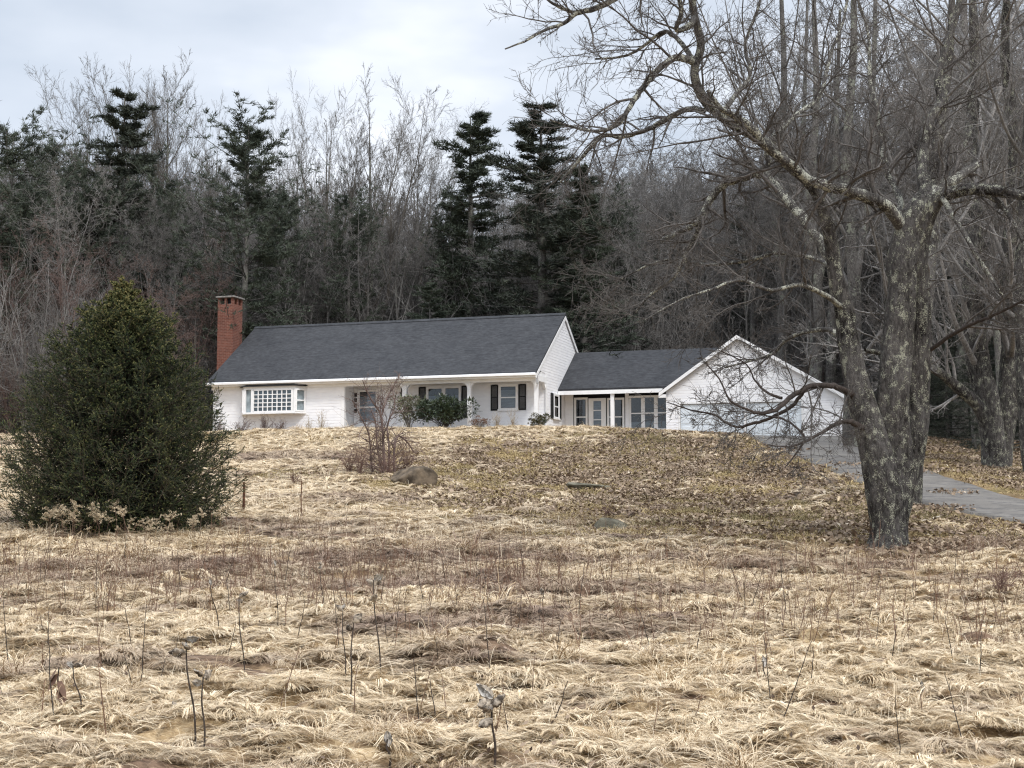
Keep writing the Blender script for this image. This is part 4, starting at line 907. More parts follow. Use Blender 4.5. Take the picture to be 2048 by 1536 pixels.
for x_, y_, h_, v_ in spots:
    g = float(zbase(x_, y_)[0]); px_ = px_of(x_, y_); low_ = v_ in (4, 6) and y_ < 77
    ty = np.interp(px_, SKX, SKY) - 25 + rng.uniform(0, 130) + (230 if px_ > 1400 and y_ > 80 else 0) + (100 if low_ else 0)
    h_ = min((EYE + (1040 - ty) * y_ / F - g) / DH[v_], 1.75)
    if v_ not in protos: t_ = tree_proto('bare_tree', DEC[v_], (0, 0, 0), 0, 1, label=WL[v_], cat='tree', group='bare trees of the woods'); protos[v_] = t_
    else: t_ = copy_tree(protos[v_])
    t_['label'] = WL[v_] + ' ' + where(px_, y_)
    t_.location = (x_, y_, g); t_.rotation_euler = (0, 0, rng.uniform(0, 6.28)); t_.scale = (h_ * rng.uniform(.85, 1.15),) * 2 + (h_,)
# hemlocks filling the dark right-hand side and gaps
cp = None
for px, py, D, wd, rz in ((1900, 560, 66, 1.5, .3), (1985, 480, 69, 1.4, 1.3), (2060, 520, 64, 1.5, 2.2), (1640, 420, 84, 1.2, .6), (1780, 380, 80, 1.3, 3.1), (1500, 400, 86, 1.1, 4.2), (1340, 430, 84, 1.1, 5.2), (1240, 520, 78, 1.2, 1.9), (400, 420, 86, 1.1, 2.4), (60, 420, 84, 1.2, 3.9), (1870, 640, 62, 1.6, 4.0), (2020, 640, 60, 1.6, 5.0), (1960, 700, 63, 1.8, 1.0), (1880, 700, 66, 1.6, 2.0), (1890, 660, 57, 1.1, .4), (1945, 690, 54, .9, 1.7), (2040, 620, 54, 1.2, 2.9), (1870, 740, 60, 1.5, .9), (2040, 560, 58, 1.2, 1.1), (1925, 600, 58, 1.2, 3.0), (1870, 480, 72, 1.2, 2.0)):
    loc, s_ = top_sc(px, py, D, 19.6)
    if cp is None: cp = e = tree_proto('hemlock', CON[4], loc, rz, 1, label='dark hemlock standing among the bare trees of the woods', cat='conifer', group='hemlocks among the bare woods')
    else: e = copy_tree(cp)
    e.location = loc; e.rotation_euler = (0, 0, rz); e.scale = (s_ * wd, s_ * wd, s_); e['label'] = 'dark hemlock ' + where(px, D)

# the far side of the wood, beyond the ranks one can count
def joinme(ms):
    Vs = []; Fs = []; mi = []; k = 0
    for i, m_ in enumerate(ms):
        a = np.empty(len(m_.vertices) * 3, np.float32); m_.vertices.foreach_get('co', a); f = np.empty(len(m_.loops), np.int32); m_.loops.foreach_get('vertex_index', f)
        Vs.append(a.reshape(-1, 3)); Fs.append(f.reshape(-1, 4) + k); mi.append(np.full(len(f) // 4, i)); k += len(a) // 3
    return mesh('far_tree', np.concatenate(Vs), np.concatenate(Fs), [m_.materials[0] for m_ in ms], np.concatenate(mi), smooth=True)
FT = [joinme(DEC[i]) for i in (0, 1, 2, 3, 5)]; fx = rng.uniform(-52, 58, 520); fy = rng.uniform(88, 132, 520)
pxx = 1024 + F * fx / fy; k = (np.abs(fx) < fy * .40 + 3) & ((pxx < 830) | (pxx > 1110) | (rng.random(520) < .45)); fx, fy, pxx = fx[k], fy[k], pxx[k]
fi = rng.integers(0, 5, len(fx)); ftop = np.maximum(np.interp(pxx, SKX, SKY) - 20, 280) + rng.uniform(0, 130, len(fx)); fh = (EYE + (1040 - ftop) * fy / F - zbase(fx, fy)) / np.array(DH)[[0, 1, 2, 3, 5]][fi]
scatter('woods', np.stack([fx, fy, zbase(fx, fy)], 1), np.stack([fx * 0, fx * 0, rng.uniform(0, 6.28, len(fx))], 1), np.clip(fh, .4, 1.7), fi, fx * 0, FT, 'far side of the bare grey woods, reading as one mass')

# undergrowth: saplings and brush at the foot of the woods (uncountable)
def brush_mesh(seed, H, n_, mat, tw=.006, splay=.25, lv=(6, 4)):
    rng = np.random.default_rng(seed); z = np.linspace(0, 1, 6)
    ang = rng.uniform(0, 6.28, n_); sp_ = rng.uniform(.05, splay, n_) * H; h = H * rng.uniform(.5, 1, n_)
    P = np.stack([np.cos(ang)[:, None] * sp_[:, None] * z ** 1.3, np.sin(ang)[:, None] * sp_[:, None] * z ** 1.3, h[:, None] * z - .05], 2); P[:, 1:-1] += rng.normal(0, .02 * H, (n_, 4, 3))
    Rr = np.repeat((.004 * H + tw) * (1 - z * .7)[None], n_, 0)
    a = grow(rng, P, Rr, lv[0], .15, .97, .7, .2, .45, .3, .6, 5, .15, .05, tw); b_ = grow(rng, *a, lv[1], .15, .97, .7, .2, .5, .3, .7, 4, .2, .05, tw * .8)
    V, F_ = joinVF([tubes(P, Rr, 4), tubes(*a, 3), tubes(*b_, 3)]); return mesh('brush', V, F_, mat, smooth=True)
BR = [brush_mesh(1, 5, 7, M_twig, .010, .3, (9, 6)), brush_mesh(2, 3.2, 9, M_twig, .009, .4, (9, 6)), brush_mesh(3, 4, 8, M_redtwig, .009, .3, (9, 6)), brush_mesh(4, 7, 5, M_twig, .011, .2, (12, 7))]
x = rng.uniform(-45, 45, 2600); y = rng.uniform(63, 104, 2600)
k = (np.abs(x) < y * .40 + 3) & (house_d(x, y) > 1.6) & (drive_d(x, y) > 2) & ((y > 72) | (x < -19) | (x > 16)); x, y = x[k], y[k]
scatter('undergrowth', np.stack([x, y, zbase(x, y)], 1), np.stack([x * 0, x * 0, rng.uniform(0, 6.28, len(x))], 1), rng.uniform(.6, 1.25, len(x)) * (1 + .7 * sm(74, 84, y)), rng.integers(0, 4, len(x)), x * 0, BR, 'tangle of saplings and brush at the foot of the woods')

# ------------------------------------------------------------------ the big lichened maple in front
def limb(pts, rng, Nn=None, wig=.0):
    """pts: (px, py, radius_px, depth)"""
    P = np.array([at(a, b_, d) for a, b_, r_, d in pts]); r_ = np.array([q_[2] * q_[3] / F for q_ in pts])
    Nn = Nn or max(8, len(pts) * 4); Ps = rs(P, Nn); Rs = np.interp(np.linspace(0, 1, Nn), np.linspace(0, 1, len(pts)), r_)
    if wig: Ps[1:-1] += rng.normal(0, wig, (Nn - 2, 3)) * Rs[1:-1, None]
    return Ps[None], Rs[None]
def knobbly(P, Rr, sides, seed, amp=.10):
    V, F_ = tubes(P, Rr, sides); N_ = P.shape[1]; V = V.reshape(N_, sides, 3); C = P[0][:, None]
    a = np.arange(sides)[None] / sides * 2 * math.pi; zz_ = np.cumsum(np.concatenate([[0], np.linalg.norm(np.diff(P[0], axis=0), axis=1)]))[:, None]
    nz_ = vnoise(3 * np.cos(a) + seed * 3.1 + zz_ * .9, 3 * np.sin(a) + zz_ * .7, seed) + .7 * vnoise(a * sides * .4 + 0 * zz_, zz_ * 2.2, seed + 3)
    return (C + (V - C) * (1 + amp * 2 * nz_[..., None])).reshape(-1, 3), F_
rng = np.random.default_rng(77)
D0 = 29.5
stems = [
 [(1776, 1116, 66, D0), (1776, 1096, 47, D0), (1776, 1074, 37, D0), (1775, 1040, 35, D0), (1770, 990, 36, D0), (1760, 930, 34, D0), (1742, 860, 29, D0), (1720, 790, 26, D0), (1700, 700, 22, D0), (1690, 630, 20, D0), (1672, 560, 16, D0 - .1), (1664, 500, 14, D0 - .2), (1652, 440, 12, D0 - .4), (1628, 378, 11, D0 - .6), (1573, 325, 11, D0 - .9), (1512, 274, 11, D0 - 1.2), (1460, 244, 11, D0 - 1.4), (1409, 198, 10, D0 - 1.5), (1389, 146, 9, D0 - 1.6), (1402, 92, 8.5, D0 - 1.7), (1389, 30, 8, D0 - 1.8), (1378, -30, 7, D0 - 1.9), (1340, -120, 6, D0 - 2), (1300, -190, 4, D0 - 2)],
 [(1788, 1114, 30, D0 + .1), (1788, 1060, 27, D0 + .1), (1792, 990, 30, D0 + .1), (1794, 920, 33, D0 + .2), (1788, 850, 33, D0 + .1), (1786, 780, 31, D0), (1792, 700, 30, D0), (1798, 630, 30, D0), (1803, 560, 29, D0), (1808, 500, 28, D0), (1815, 462, 25, D0), (1835, 418, 21, D0), (1853, 390, 17, D0 + .2), (1846, 350, 13, D0 + .5), (1846, 300, 11, D0 + .7), (1856, 245, 10, D0 + .9), (1882, 205, 9, D0 + 1.1), (1876, 155, 8, D0 + 1.3), (1898, 75, 7, D0 + 1.5), (1915, 20, 6, D0 + 1.6), (1925, -60, 5, D0 + 1.8), (1930, -150, 3, D0 + 1.9)],
 [(1795, 1060, 14, D0 + .3), (1806, 1000, 19, D0 + .4), (1818, 930, 24, D0 + .5), (1828, 870, 26, D0 + .5), (1832, 800, 26, D0 + .5), (1835, 720, 25, D0 + .4), (1836, 640, 23, D0 + .3), (1836, 560, 21, D0 + .2), (1838, 500, 18, D0 + .1), (1852, 440, 16, D0 + .0), (1880, 395, 14, D0 - .2), (1915, 382, 12, D0 - .5), (1955, 377, 11, D0 - .8), (2005, 383, 10, D0 - 1.1), (2060, 392, 9, D0 - 1.4), (2140, 380, 8, D0 - 1.8), (2220, 350, 6, D0 - 2)],
]
limbs = [
 [(1808, 505, 13, D0 + .15), (1803, 455, 12, D0 - .05), (1785, 424, 12, D0 - .3), (1755, 402, 12, D0 - .6), (1700, 382, 11, D0 - 1.0), (1650, 372, 10, D0 - 1.4), (1612, 358, 9, D0 - 1.7), (1578, 325, 8, D0 - 2), (1540, 300, 8, D0 - 2.2), (1510, 262, 8, D0 - 2.4), (1476, 236, 6, D0 - 2.5), (1440, 215, 5, D0 - 2.7), (1415, 180, 4, D0 - 2.8)],
 [(1668, 530, 12, D0 - .1), (1632, 470, 9, D0 + .3), (1609, 440, 9, D0 + .7), (1573, 400, 9, D0 + 1.1), (1535, 356, 9, D0 + 1.5), (1510, 346, 9, D0 + 1.7), (1480, 360, 8, D0 + 1.8), (1450, 368, 7.5, D0 + 1.9), (1420, 402, 8, D0 + 2), (1399, 440, 7, D0 + 2), (1360, 462, 5, D0 + 2), (1322, 482, 4.5, D0 + 2)],
 [(1512, 347, 7, D0 + 1.7), (1536, 330, 6, D0 + 1.5), (1534, 300, 5, D0 + 1.4), (1560, 270, 4, D0 + 1.3), (1590, 225, 3, D0 + 1.2)],
 [(1402, 440, 6, D0 + 2), (1392, 470, 5, D0 + 2.1), (1377, 498, 5, D0 + 2.2), (1350, 550, 4, D0 + 2.2), (1300, 590, 3, D0 + 2.3), (1270, 625, 2, D0 + 2.3)],
 [(1718, 800, 13, D0 - .05), (1695, 783, 11, D0 - .25), (1665, 772, 9.5, D0 - .5), (1640, 770, 9, D0 - .8), (1614, 775, 9, D0 - 1.1), (1583, 794, 8, D0 - 1.4), (1554, 817, 7, D0 - 1.7), (1525, 827, 6, D0 - 1.9), (1494, 818, 4, D0 - 2), (1460, 800, 3.4, D0 - 2.1), (1440, 760, 2.6, D0 - 2.1), (1410, 725, 1.8, D0 - 2.1)],
 [(1612, 776, 6, D0 - 1.1), (1586, 810, 6, D0 - 1.0), (1544, 834, 5.5, D0 - .9), (1509, 846, 5, D0 - .8), (1475, 854, 4, D0 - .8), (1449, 843, 3.5, D0 - .8), (1427, 829, 3, D0 - .8), (1386, 821, 2.4, D0 - .9), (1335, 805, 1.6, D0 - 1)],
 [(1564, 796, 5, D0 - 1.5), (1535, 786, 4, D0 - 1.3), (1509, 760, 3, D0 - 1.2), (1497, 733, 2.4, D0 - 1.2), (1470, 715, 2, D0 - 1.1), (1436, 700, 1.4, D0 - 1.1)],
 [(1544, 834, 4, D0 - .9), (1567, 838, 4, D0 - 1.3), (1589, 852, 4, D0 - 1.6), (1609, 876, 3.8, D0 - 1.8), (1595, 903, 3, D0 - 1.9), (1570, 935, 2, D0 - 2)],
 [(1735, 862, 11, D0 - .1), (1705, 846, 9, D0 - .4), (1690, 843, 7, D0 - .7), (1671, 847, 6, D0 - 1.1), (1650, 861, 5, D0 - 1.5), (1614, 881, 4, D0 - 1.9), (1580, 893, 2.6, D0 - 2.2), (1535, 890, 1.6, D0 - 2.4)],
 [(1389, 124, 8, D0 - 1.6), (1366, 117, 7.5, D0 - 1.9), (1342, 119, 7, D0 - 2.1), (1307, 148, 6.5, D0 - 2.4), (1276, 189, 6, D0 - 2.7), (1256, 220, 5, D0 - 2.9), (1236, 248, 4.5, D0 - 3), (1200, 262, 3.5, D0 - 3.2), (1160, 258, 2.5, D0 - 3.3), (1100, 240, 1.6, D0 - 3.4)],
 [(1409, 222, 7, D0 - 1.4), (1380, 218, 6.5, D0 - 1.2), (1350, 229, 6, D0 - 1), (1320, 246, 5.5, D0 - .8), (1287, 262, 5, D0 - .6), (1245, 273, 4.5, D0 - .4), (1205, 272, 4, D0 - .3), (1172, 305, 4, D0 - .2), (1143, 338, 3, D0 - .1), (1120, 365, 2, D0)],
 [(1384, 118, 6, D0 - 1.6), (1370, 96, 5, D0 - 1.4), (1348, 72, 4.5, D0 - 1.2), (1325, 64, 4, D0 - 1), (1287, 92, 3.4, D0 - .8), (1250, 112, 2.4, D0 - .6), (1190, 118, 1.8, D0 - .5)],
 [(1389, 30, 6, D0 - 1.8), (1380, 50, 7, D0 - 2), (1352, 60, 5, D0 - 2.2), (1362, 20, 5, D0 - 2.4), (1345, -30, 4, D0 - 2.6), (1290, -45, 6, D0 - 2.8), (1235, -8, 6.5, D0 - 3), (1194, 15, 6, D0 - 3.1), (1153, 27, 5, D0 - 3.2), (1128, 46, 4, D0 - 3.3), (1087, 61, 3, D0 - 3.4), (1051, 82, 2, D0 - 3.5), (1010, 98, 1.4, D0 - 3.6)],
 [(1153, 27, 4, D0 - 3.2), (1118, 14, 3, D0 - 3.2), (1090, -5, 2.4, D0 - 3.2), (1060, -30, 2, D0 - 3.2)],
 [(1860, 400, 13, D0 + .1), (1878, 374, 11, D0 + .3), (1905, 362, 10, D0 + .5), (1930, 345, 9, D0 + .7), (1955, 328, 7, D0 + .8)],
 [(1850, 706, 7, D0 + .4), (1900, 672, 6, D0 - .2), (1950, 645, 5.5, D0 - .8), (1985, 632, 5, D0 - 1.2), (2048, 600, 4, D0 - 1.8), (2110, 560, 3, D0 - 2.2)],
 [(1800, 470, 8, D0 + .1), (1795, 440, 8, D0 + .8), (1800, 400, 7, D0 + 1.3), (1770, 330, 6, D0 + 1.8), (1760, 250, 5, D0 + 2.2), (1740, 160, 4, D0 + 2.5), (1735, 60, 3, D0 + 2.8), (1700, -40, 2, D0 + 3)],
 [(1705, 700, 7, D0), (1660, 660, 5, D0 + .8), (1608, 665, 4, D0 + 1.3), (1570, 681, 3.5, D0 + 1.6), (1544, 708, 3, D0 + 1.8), (1500, 722, 2.4, D0 + 2), (1450, 735, 1.6, D0 + 2.1)],
 [(1690, 620, 6, D0), (1650, 590, 5, D0 - .8), (1600, 570, 4.4, D0 - 1.4), (1540, 580, 3.6, D0 - 2), (1480, 560, 3, D0 - 2.4), (1420, 580, 2.4, D0 - 2.8), (1360, 600, 1.8, D0 - 3), (1290, 640, 1.2, D0 - 3.1)],
 [(1672, 545, 6, D0), (1640, 520, 5, D0 + .9), (1560, 505, 4.4, D0 + 1.6), (1500, 520, 3.6, D0 + 2.2), (1420, 530, 3, D0 + 2.8), (1330, 520, 2.2, D0 + 3.2), (1240, 560, 1.6, D0 + 3.4), (1180, 610, 1.2, D0 + 3.5)],
 [(1945, 380, 7, D0 - .7), (1985, 395, 6, D0 - .9), (2010, 420, 4.6, D0 - 1), (2035, 460, 4, D0 - 1.2), (2060, 520, 3, D0 - 1.4)],
 [(1885, 394, 6, D0 - .3), (1905, 430, 4.6, D0 - .7), (1930, 470, 4.4, D0 - 1), (1960, 520, 3.6, D0 - 1.3), (1985, 560, 3, D0 - 1.5), (2005, 590, 2, D0 - 1.6)],
 [(1440, 232, 6, D0 - 1.4), (1470, 190, 5, D0 - .9), (1500, 150, 4.2, D0 - .4), (1490, 90, 3.6, D0), (1515, 20, 3, D0 + .3), (1530, -50, 2, D0 + .6)],
 [(1530, 290, 6, D0 - 1.1), (1580, 240, 5, D0 - .4), (1640, 190, 4.2, D0 + .3), (1660, 110, 3.6, D0 + .8), (1690, 30, 3, D0 + 1.2), (1700, -60, 2, D0 + 1.5)],
]
maple = empty('maple_tree', tuple(at(1775, 1098, D0)), label='big bare maple with lichen-blotched grey trunk splitting into three stems beside the driveway', cat='tree')
mloc = np.array(maple.location)
PS = [limb(s_, rng, len(s_) * 5) for s_ in stems]
V, F_ = joinVF([knobbly(p_, r_, 32, 3 + i, .12) for i, (p_, r_) in enumerate(PS)])
link('trunk', mesh('trunk', V - mloc, F_, M_maple, smooth=True), maple)
PL = [limb(s_, rng, len(s_) * 4, .12) for s_ in limbs]
for i, (p_, r_) in enumerate(PL):
    low_ = 4 <= i <= 8 or i == 15
    V, F_ = knobbly(p_, r_ * (.60 if low_ else 1.0), 12, 13 + i, .12); link('limb', mesh('limb', V - mloc, F_, M_darklimb if low_ else M_maplelimb, smooth=True), maple)
allP = []; parts_ = []
def resamp(P, Rr, n_):
    t_ = np.linspace(0, P.shape[1] - 1, n_); i = np.minimum(t_.astype(int), P.shape[1] - 2); f = t_ - i
    return P[:, i] * (1 - f)[None, :, None] + P[:, i + 1] * f[None, :, None], Rr[:, i] * (1 - f) + Rr[:, i + 1] * f
lens = [np.linalg.norm(np.diff(p_[0], axis=0), axis=1).sum() for p_, r_ in PL]
TW = .0060
def sub(P, Rr, per, t0, first_len, minlv=1, trop=-.01):
    A = grow(rng, P, Rr, per, t0, .99, .85, .25, first_len, .4, .5, 9, .13, trop, TW, shade=.25); parts_.append(tubes(*A, 4))
    B = grow(rng, *A, 9, .12, .98, .75, .25, .48, .3, .55, 7, .15, .01, TW); parts_.append(tubes(*B, 3))
    C = grow(rng, *B, 7, .12, .98, .75, .25, .5, .3, .6, 5, .17, .01, TW * .85); parts_.append(tubes(*C, 3))
    return C
for qi, ((p_, r_), l_) in enumerate(zip(PL, lens)):
    if 4 <= qi <= 8: r_ = r_ * .45
    if qi in (12, 13): p_ = p_[:, :int(p_.shape[1] * .82)]; r_ = r_[:, :p_.shape[1]]
    per = max(5, int(l_ * 3.6)); low = p_[0][-1][2] < 5.0
    sub(p_, r_, per, .18, min(.45, 1.4 / l_) if not low else min(.4, .95 / l_), trop=-.02 if low else .02)
q_ = [(PS[0][0][:, 55:], PS[0][1][:, 55:]), (PS[1][0][:, 60:], PS[1][1][:, 60:]), (PS[2][0][:, 48:], PS[2][1][:, 48:])]
for p_, r_ in q_:
    l_ = np.linalg.norm(np.diff(p_[0], axis=0), axis=1).sum(); sub(p_, np.minimum(r_, .05), int(l_ * 3.0), .05, 1.7 / l_, trop=.02)
# small dead twigs on the trunk itself
p_, r_ = PS[1][0][:, 20:60], PS[1][1][:, 20:60]; sub(p_, r_ * .16 + .0, 9, .1, .16)
p_, r_ = PS[2][0][:, 15:48], PS[2][1][:, 15:48]; A = grow(rng, p_, r_ * .14, 10, .1, .98, 1.2, .2, .22, .3, .8, 9, .12, -.01, TW); parts_.append(tubes(*A, 4)); B = grow(rng, *A, 6, .1, .98, .8, .2, .4, .3, .6, 6, .15, 0, TW); parts_.append(tubes(*B, 3))
V, F_ = joinVF(parts_); link('crown', mesh('crown', V - mloc, F_, M_mapletwig, smooth=True), maple)
# stem of the neighbour standing just behind
def big_tree(name, stems, label, seed, mat=M_maple, per=14, group=None, lowt=.35, reach=.42):
    rng = np.random.default_rng(seed); PS = [limb(s_, rng, len(s_) * 5) for s_ in stems]; loc = PS[0][0][0, 0].copy(); loc[2] += .2
    e = empty(name, tuple(loc), label=label, cat='tree', group=group); V, F_ = joinVF([knobbly(p_, r_, 20, seed + i, .07) for i, (p_, r_) in enumerate(PS)]); link('trunk', mesh('trunk', V - loc, F_, mat, smooth=True), e)
    pp = []
    for p_, r_ in PS:
        A = grow(rng, p_, r_, per, lowt, .98, .75, .22, reach, .3, .34, 10, .08, .05, .010, shade=.4); pp.append(tubes(*A, 6))
        B = grow(rng, *A, 8, .15, .98, .75, .22, .4, .3, .5, 8, .12, .04, .008); pp.append(tubes(*B, 4))
        C = grow(rng, *B, 6, .12, .98, .75, .25, .45, .3, .55, 6, .15, .03, .007); pp.append(tubes(*C, 3))
        C2 = grow(rng, *C, 4, .12, .98, .7, .25, .5, .3, .7, 4, .17, .02, .006); pp.append(tubes(*C2, 3))
    V, F_ = joinVF(pp); link('crown', mesh('crown', V - loc, F_, M_twig, smooth=True), e); return e
D1 = 36.5
big_tree('bare_tree', [[(1822, 1022, 27, D1), (1822, 1002, 22, D1), (1826, 940, 21, D1), (1830, 800, 20, D1), (1850, 600, 16, D1 + .5), (1868, 400, 13, D1 + 1), (1880, 250, 10, D1 + 1.2), (1900, 100, 8, D1 + 1.4), (1905, -100, 5, D1 + 1.5)]], 'single-stemmed grey tree right behind the big lichened maple at the driveway edge', 301, per=16)
D2 = 46
big_tree('maple_tree', [[(1990, 948, 30, D2), (1988, 925, 25, D2), (1985, 870, 24, D2), (1975, 800, 24, D2), (1955, 720, 23, D2), (1945, 600, 22, D2), (1950, 450, 18, D2), (1940, 300, 14, D2 + .5), (1950, 150, 11, D2 + 1), (1945, 0, 8, D2 + 1), (1940, -150, 4, D2 + 1)],
   [(2005, 945, 18, D2 + .3), (2008, 900, 17, D2 + .3), (2015, 820, 20, D2 + .3), (2020, 740, 20, D2 + .3), (2025, 650, 19, D2 + .3), (2020, 500, 17, D2), (2030, 300, 13, D2 - .5), (2010, 100, 9, D2 - .8), (2020, -100, 5, D2 - 1)],
   [(1975, 850, 14, D2 - .1), (1955, 810, 13, D2 - .2), (1915, 775, 11, D2 - .5), (1870, 740, 9, D2 - 1), (1800, 715, 7, D2 - 1.5), (1730, 700, 4, D2 - 2)]],
   'double-trunked lichened maple across the driveway at the right edge', 302, per=14)
big_tree('maple_tree', [[(2075, 955, 26, 44), (2068, 930, 22, 44), (2058, 850, 20, 44), (2052, 700, 20, 44), (2046, 600, 18, 44), (2052, 400, 15, 44), (2060, 200, 11, 44), (2070, 0, 7, 44), (2070, -150, 4, 44)]], 'leaning lichened maple cut off by the right edge of the photo', 303, per=14)
for i, (px, D, tp, rw, lab) in enumerate(((1560, 56, -60, 13, 'pale upright bare tree seen above the garage peak through the maple branches'), (1700, 53, -200, 14, 'tall bare tree right of the garage, hidden low down by the maple trunk'), (1625, 66, -40, 14, 'straight bare tree rising behind the right slope of the garage roof'), (1920, 58, -220, 15, 'tall straight bare tree between the maples beyond the driveway'))):
    if i in (0,):                                   # base stands behind the garage
        D = 74
    gy_ = 1040 - (float(zbase(at(px, 900, D)[0], D)[0]) - EYE) * F / D
    big_tree('bare_tree', [[(px + 6, gy_ + 8, rw * 1.3, D), (px, gy_ - 60, rw, D), (px + 10, gy_ - 300, rw * .9, D), (px - 8, (gy_ + tp) / 2, rw * .75, D), (px + 8, (gy_ + 3 * tp) / 4, rw * .5, D), (px, tp, rw * .25, D)],
       [(px, gy_ - 260, rw * .6, D), (px + 22, gy_ - 400, rw * .55, D), (px + 40, (gy_ + tp) / 2, rw * .45, D + 1), (px + 55, tp + 60, rw * .2, D + 2)]], lab, 310 + i, M_bark, per=12, lowt=.25)

# ------------------------------------------------------------------ the spruce in the field
def spruce():
    rng = np.random.default_rng(8); base = at(235, 1062, 32.0); H = 5.35
    e = empty('spruce_tree', tuple(base), label='dense wide green spruce standing alone in the field at the left', cat='tree')
    z = np.linspace(0, 1, 10); P = np.stack([z * .0, z * 0, z * H - .1], 1)[None]; V, F_ = tubes(P, (.11 * (1 - z * .93))[None], 10); link('trunk', mesh('trunk', V, F_, M_sprucebark, smooth=True), e)
    B, BR_ = [], []; nt_ = 30
    prof_t = [0, .08, .2, .35, .5, .65, .78, .88, .95, 1.0]; prof_r = [2.1, 2.42, 2.5, 2.3, 1.95, 1.38, .90, .50, .24, .06]; nt_ = 25
    for i in range(nt_):
        t_ = .03 + .94 * (i / nt_) ** .95; R0 = np.interp(t_, prof_t, prof_r)
        nb = int(13 + 6 * (1 - t_)) if t_ < .85 else 8
        for j in range(nb):
            tj = t_ + rng.normal(0, .006); a = (j + rng.uniform(-.35, .35)) / nb * 6.283 + i * .9; l_ = R0 * rng.uniform(.78, 1.10); s_ = np.linspace(0, 1, 9)
            up_ = (.02 + .60 * t_ ** 1.6) * l_; sag = .14 * (1 - t_) * l_
            zz_ = tj * H - .12 * R0 * (1 - t_) + s_ * up_ - sag * np.sin(s_ * math.pi * .9) + s_ ** 3 * .22 * l_
            zz_ = np.maximum(zz_, .06 + rng.random() * .1)
            wv = a + .10 * np.sin(s_ * 3 + rng.random() * 6)
            B.append(np.stack([np.cos(wv) * s_ * l_, np.sin(wv) * s_ * l_, zz_], 1)); BR_.append(.004 + .018 * (1 - s_) * (1 - .6 * t_))
    for j in range(16):      # leader cluster at the top
        a = rng.uniform(0, 6.283); s_ = np.linspace(0, 1, 9); l_ = rng.uniform(.2, .5); t0 = H * rng.uniform(.88, .98)
        B.append(np.stack([np.cos(a) * s_ * l_ * .5, np.sin(a) * s_ * l_ * .5, t0 + s_ * l_ * .8], 1)); BR_.append(.004 + .008 * (1 - s_))
    B = np.array(B); BR_ = np.array(BR_)
    A2 = grow(rng, B, BR_, 26, .15, .98, .80, .10, .27, .22, .6, 6, .05, .05, .0035, shade=.45); A2[0][:, :, 2] = A2[0][:, :1, 2] + (A2[0][:, :, 2] - A2[0][:, :1, 2]) * .55 + .02
    A3 = grow(rng, *A2, 5, .12, .92, .62, .10, .55, .25, .7, 4, .035, .05, .003, shade=.35)
    V, F_ = joinVF([tubes(B, BR_, 4), tubes(*A2, 3), tubes(*A3, 3)]); link('branch', mesh('branch', V, F_, M_sprucebark, smooth=True), e)
    # needles
    Vs, Ts = [], []
    for (P_, n_, t0) in ((B, 90, .35), (A2[0], 48, .0), (A3[0], 30, .0)):
        M_, K_, _ = P_.shape; par = np.repeat(np.arange(M_), n_); t_ = t0 + (1 - t0) * rng.random(M_ * n_) ** .9
        fi = t_ * (K_ - 1); i0 = np.minimum(fi.astype(int), K_ - 2); fr_ = (fi - i0)[:, None]; c = P_[par, i0] * (1 - fr_) + P_[par, i0 + 1] * fr_; tg = nrm(P_[par, i0 + 1] - P_[par, i0])
        rv = nrm(np.cross(tg, rng.normal(size=c.shape))); d = nrm(tg * .95 + rv * .8 + np.array([0, 0, .1])); l_ = .027 * np.exp(rng.normal(0, .2, len(c)))[:, None]; sd = np.cross(d, tg); sd = nrm(sd) * .0060
        Vs.append(np.stack([c - sd, c + sd, c + d * l_], 1).reshape(-1, 3))
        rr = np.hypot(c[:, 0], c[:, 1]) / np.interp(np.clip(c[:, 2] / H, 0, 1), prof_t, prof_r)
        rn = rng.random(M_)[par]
        tone = .14 + .62 * rn + .25 * sm(.5, 1.0, t_) + .32 * np.clip(c[:, 2] / H - .72, 0, 1) / .28 - .1 + rng.normal(0, .04, len(c))      # inner needles darker, tips and leader lighter and yellower
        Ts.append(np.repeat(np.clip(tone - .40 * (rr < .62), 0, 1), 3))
    V = np.concatenate(Vs); link('needles', mesh('needles', V, np.arange(len(V)).reshape(-1, 3), M_spruce, blade=np.concatenate(Ts)), e)
spruce()

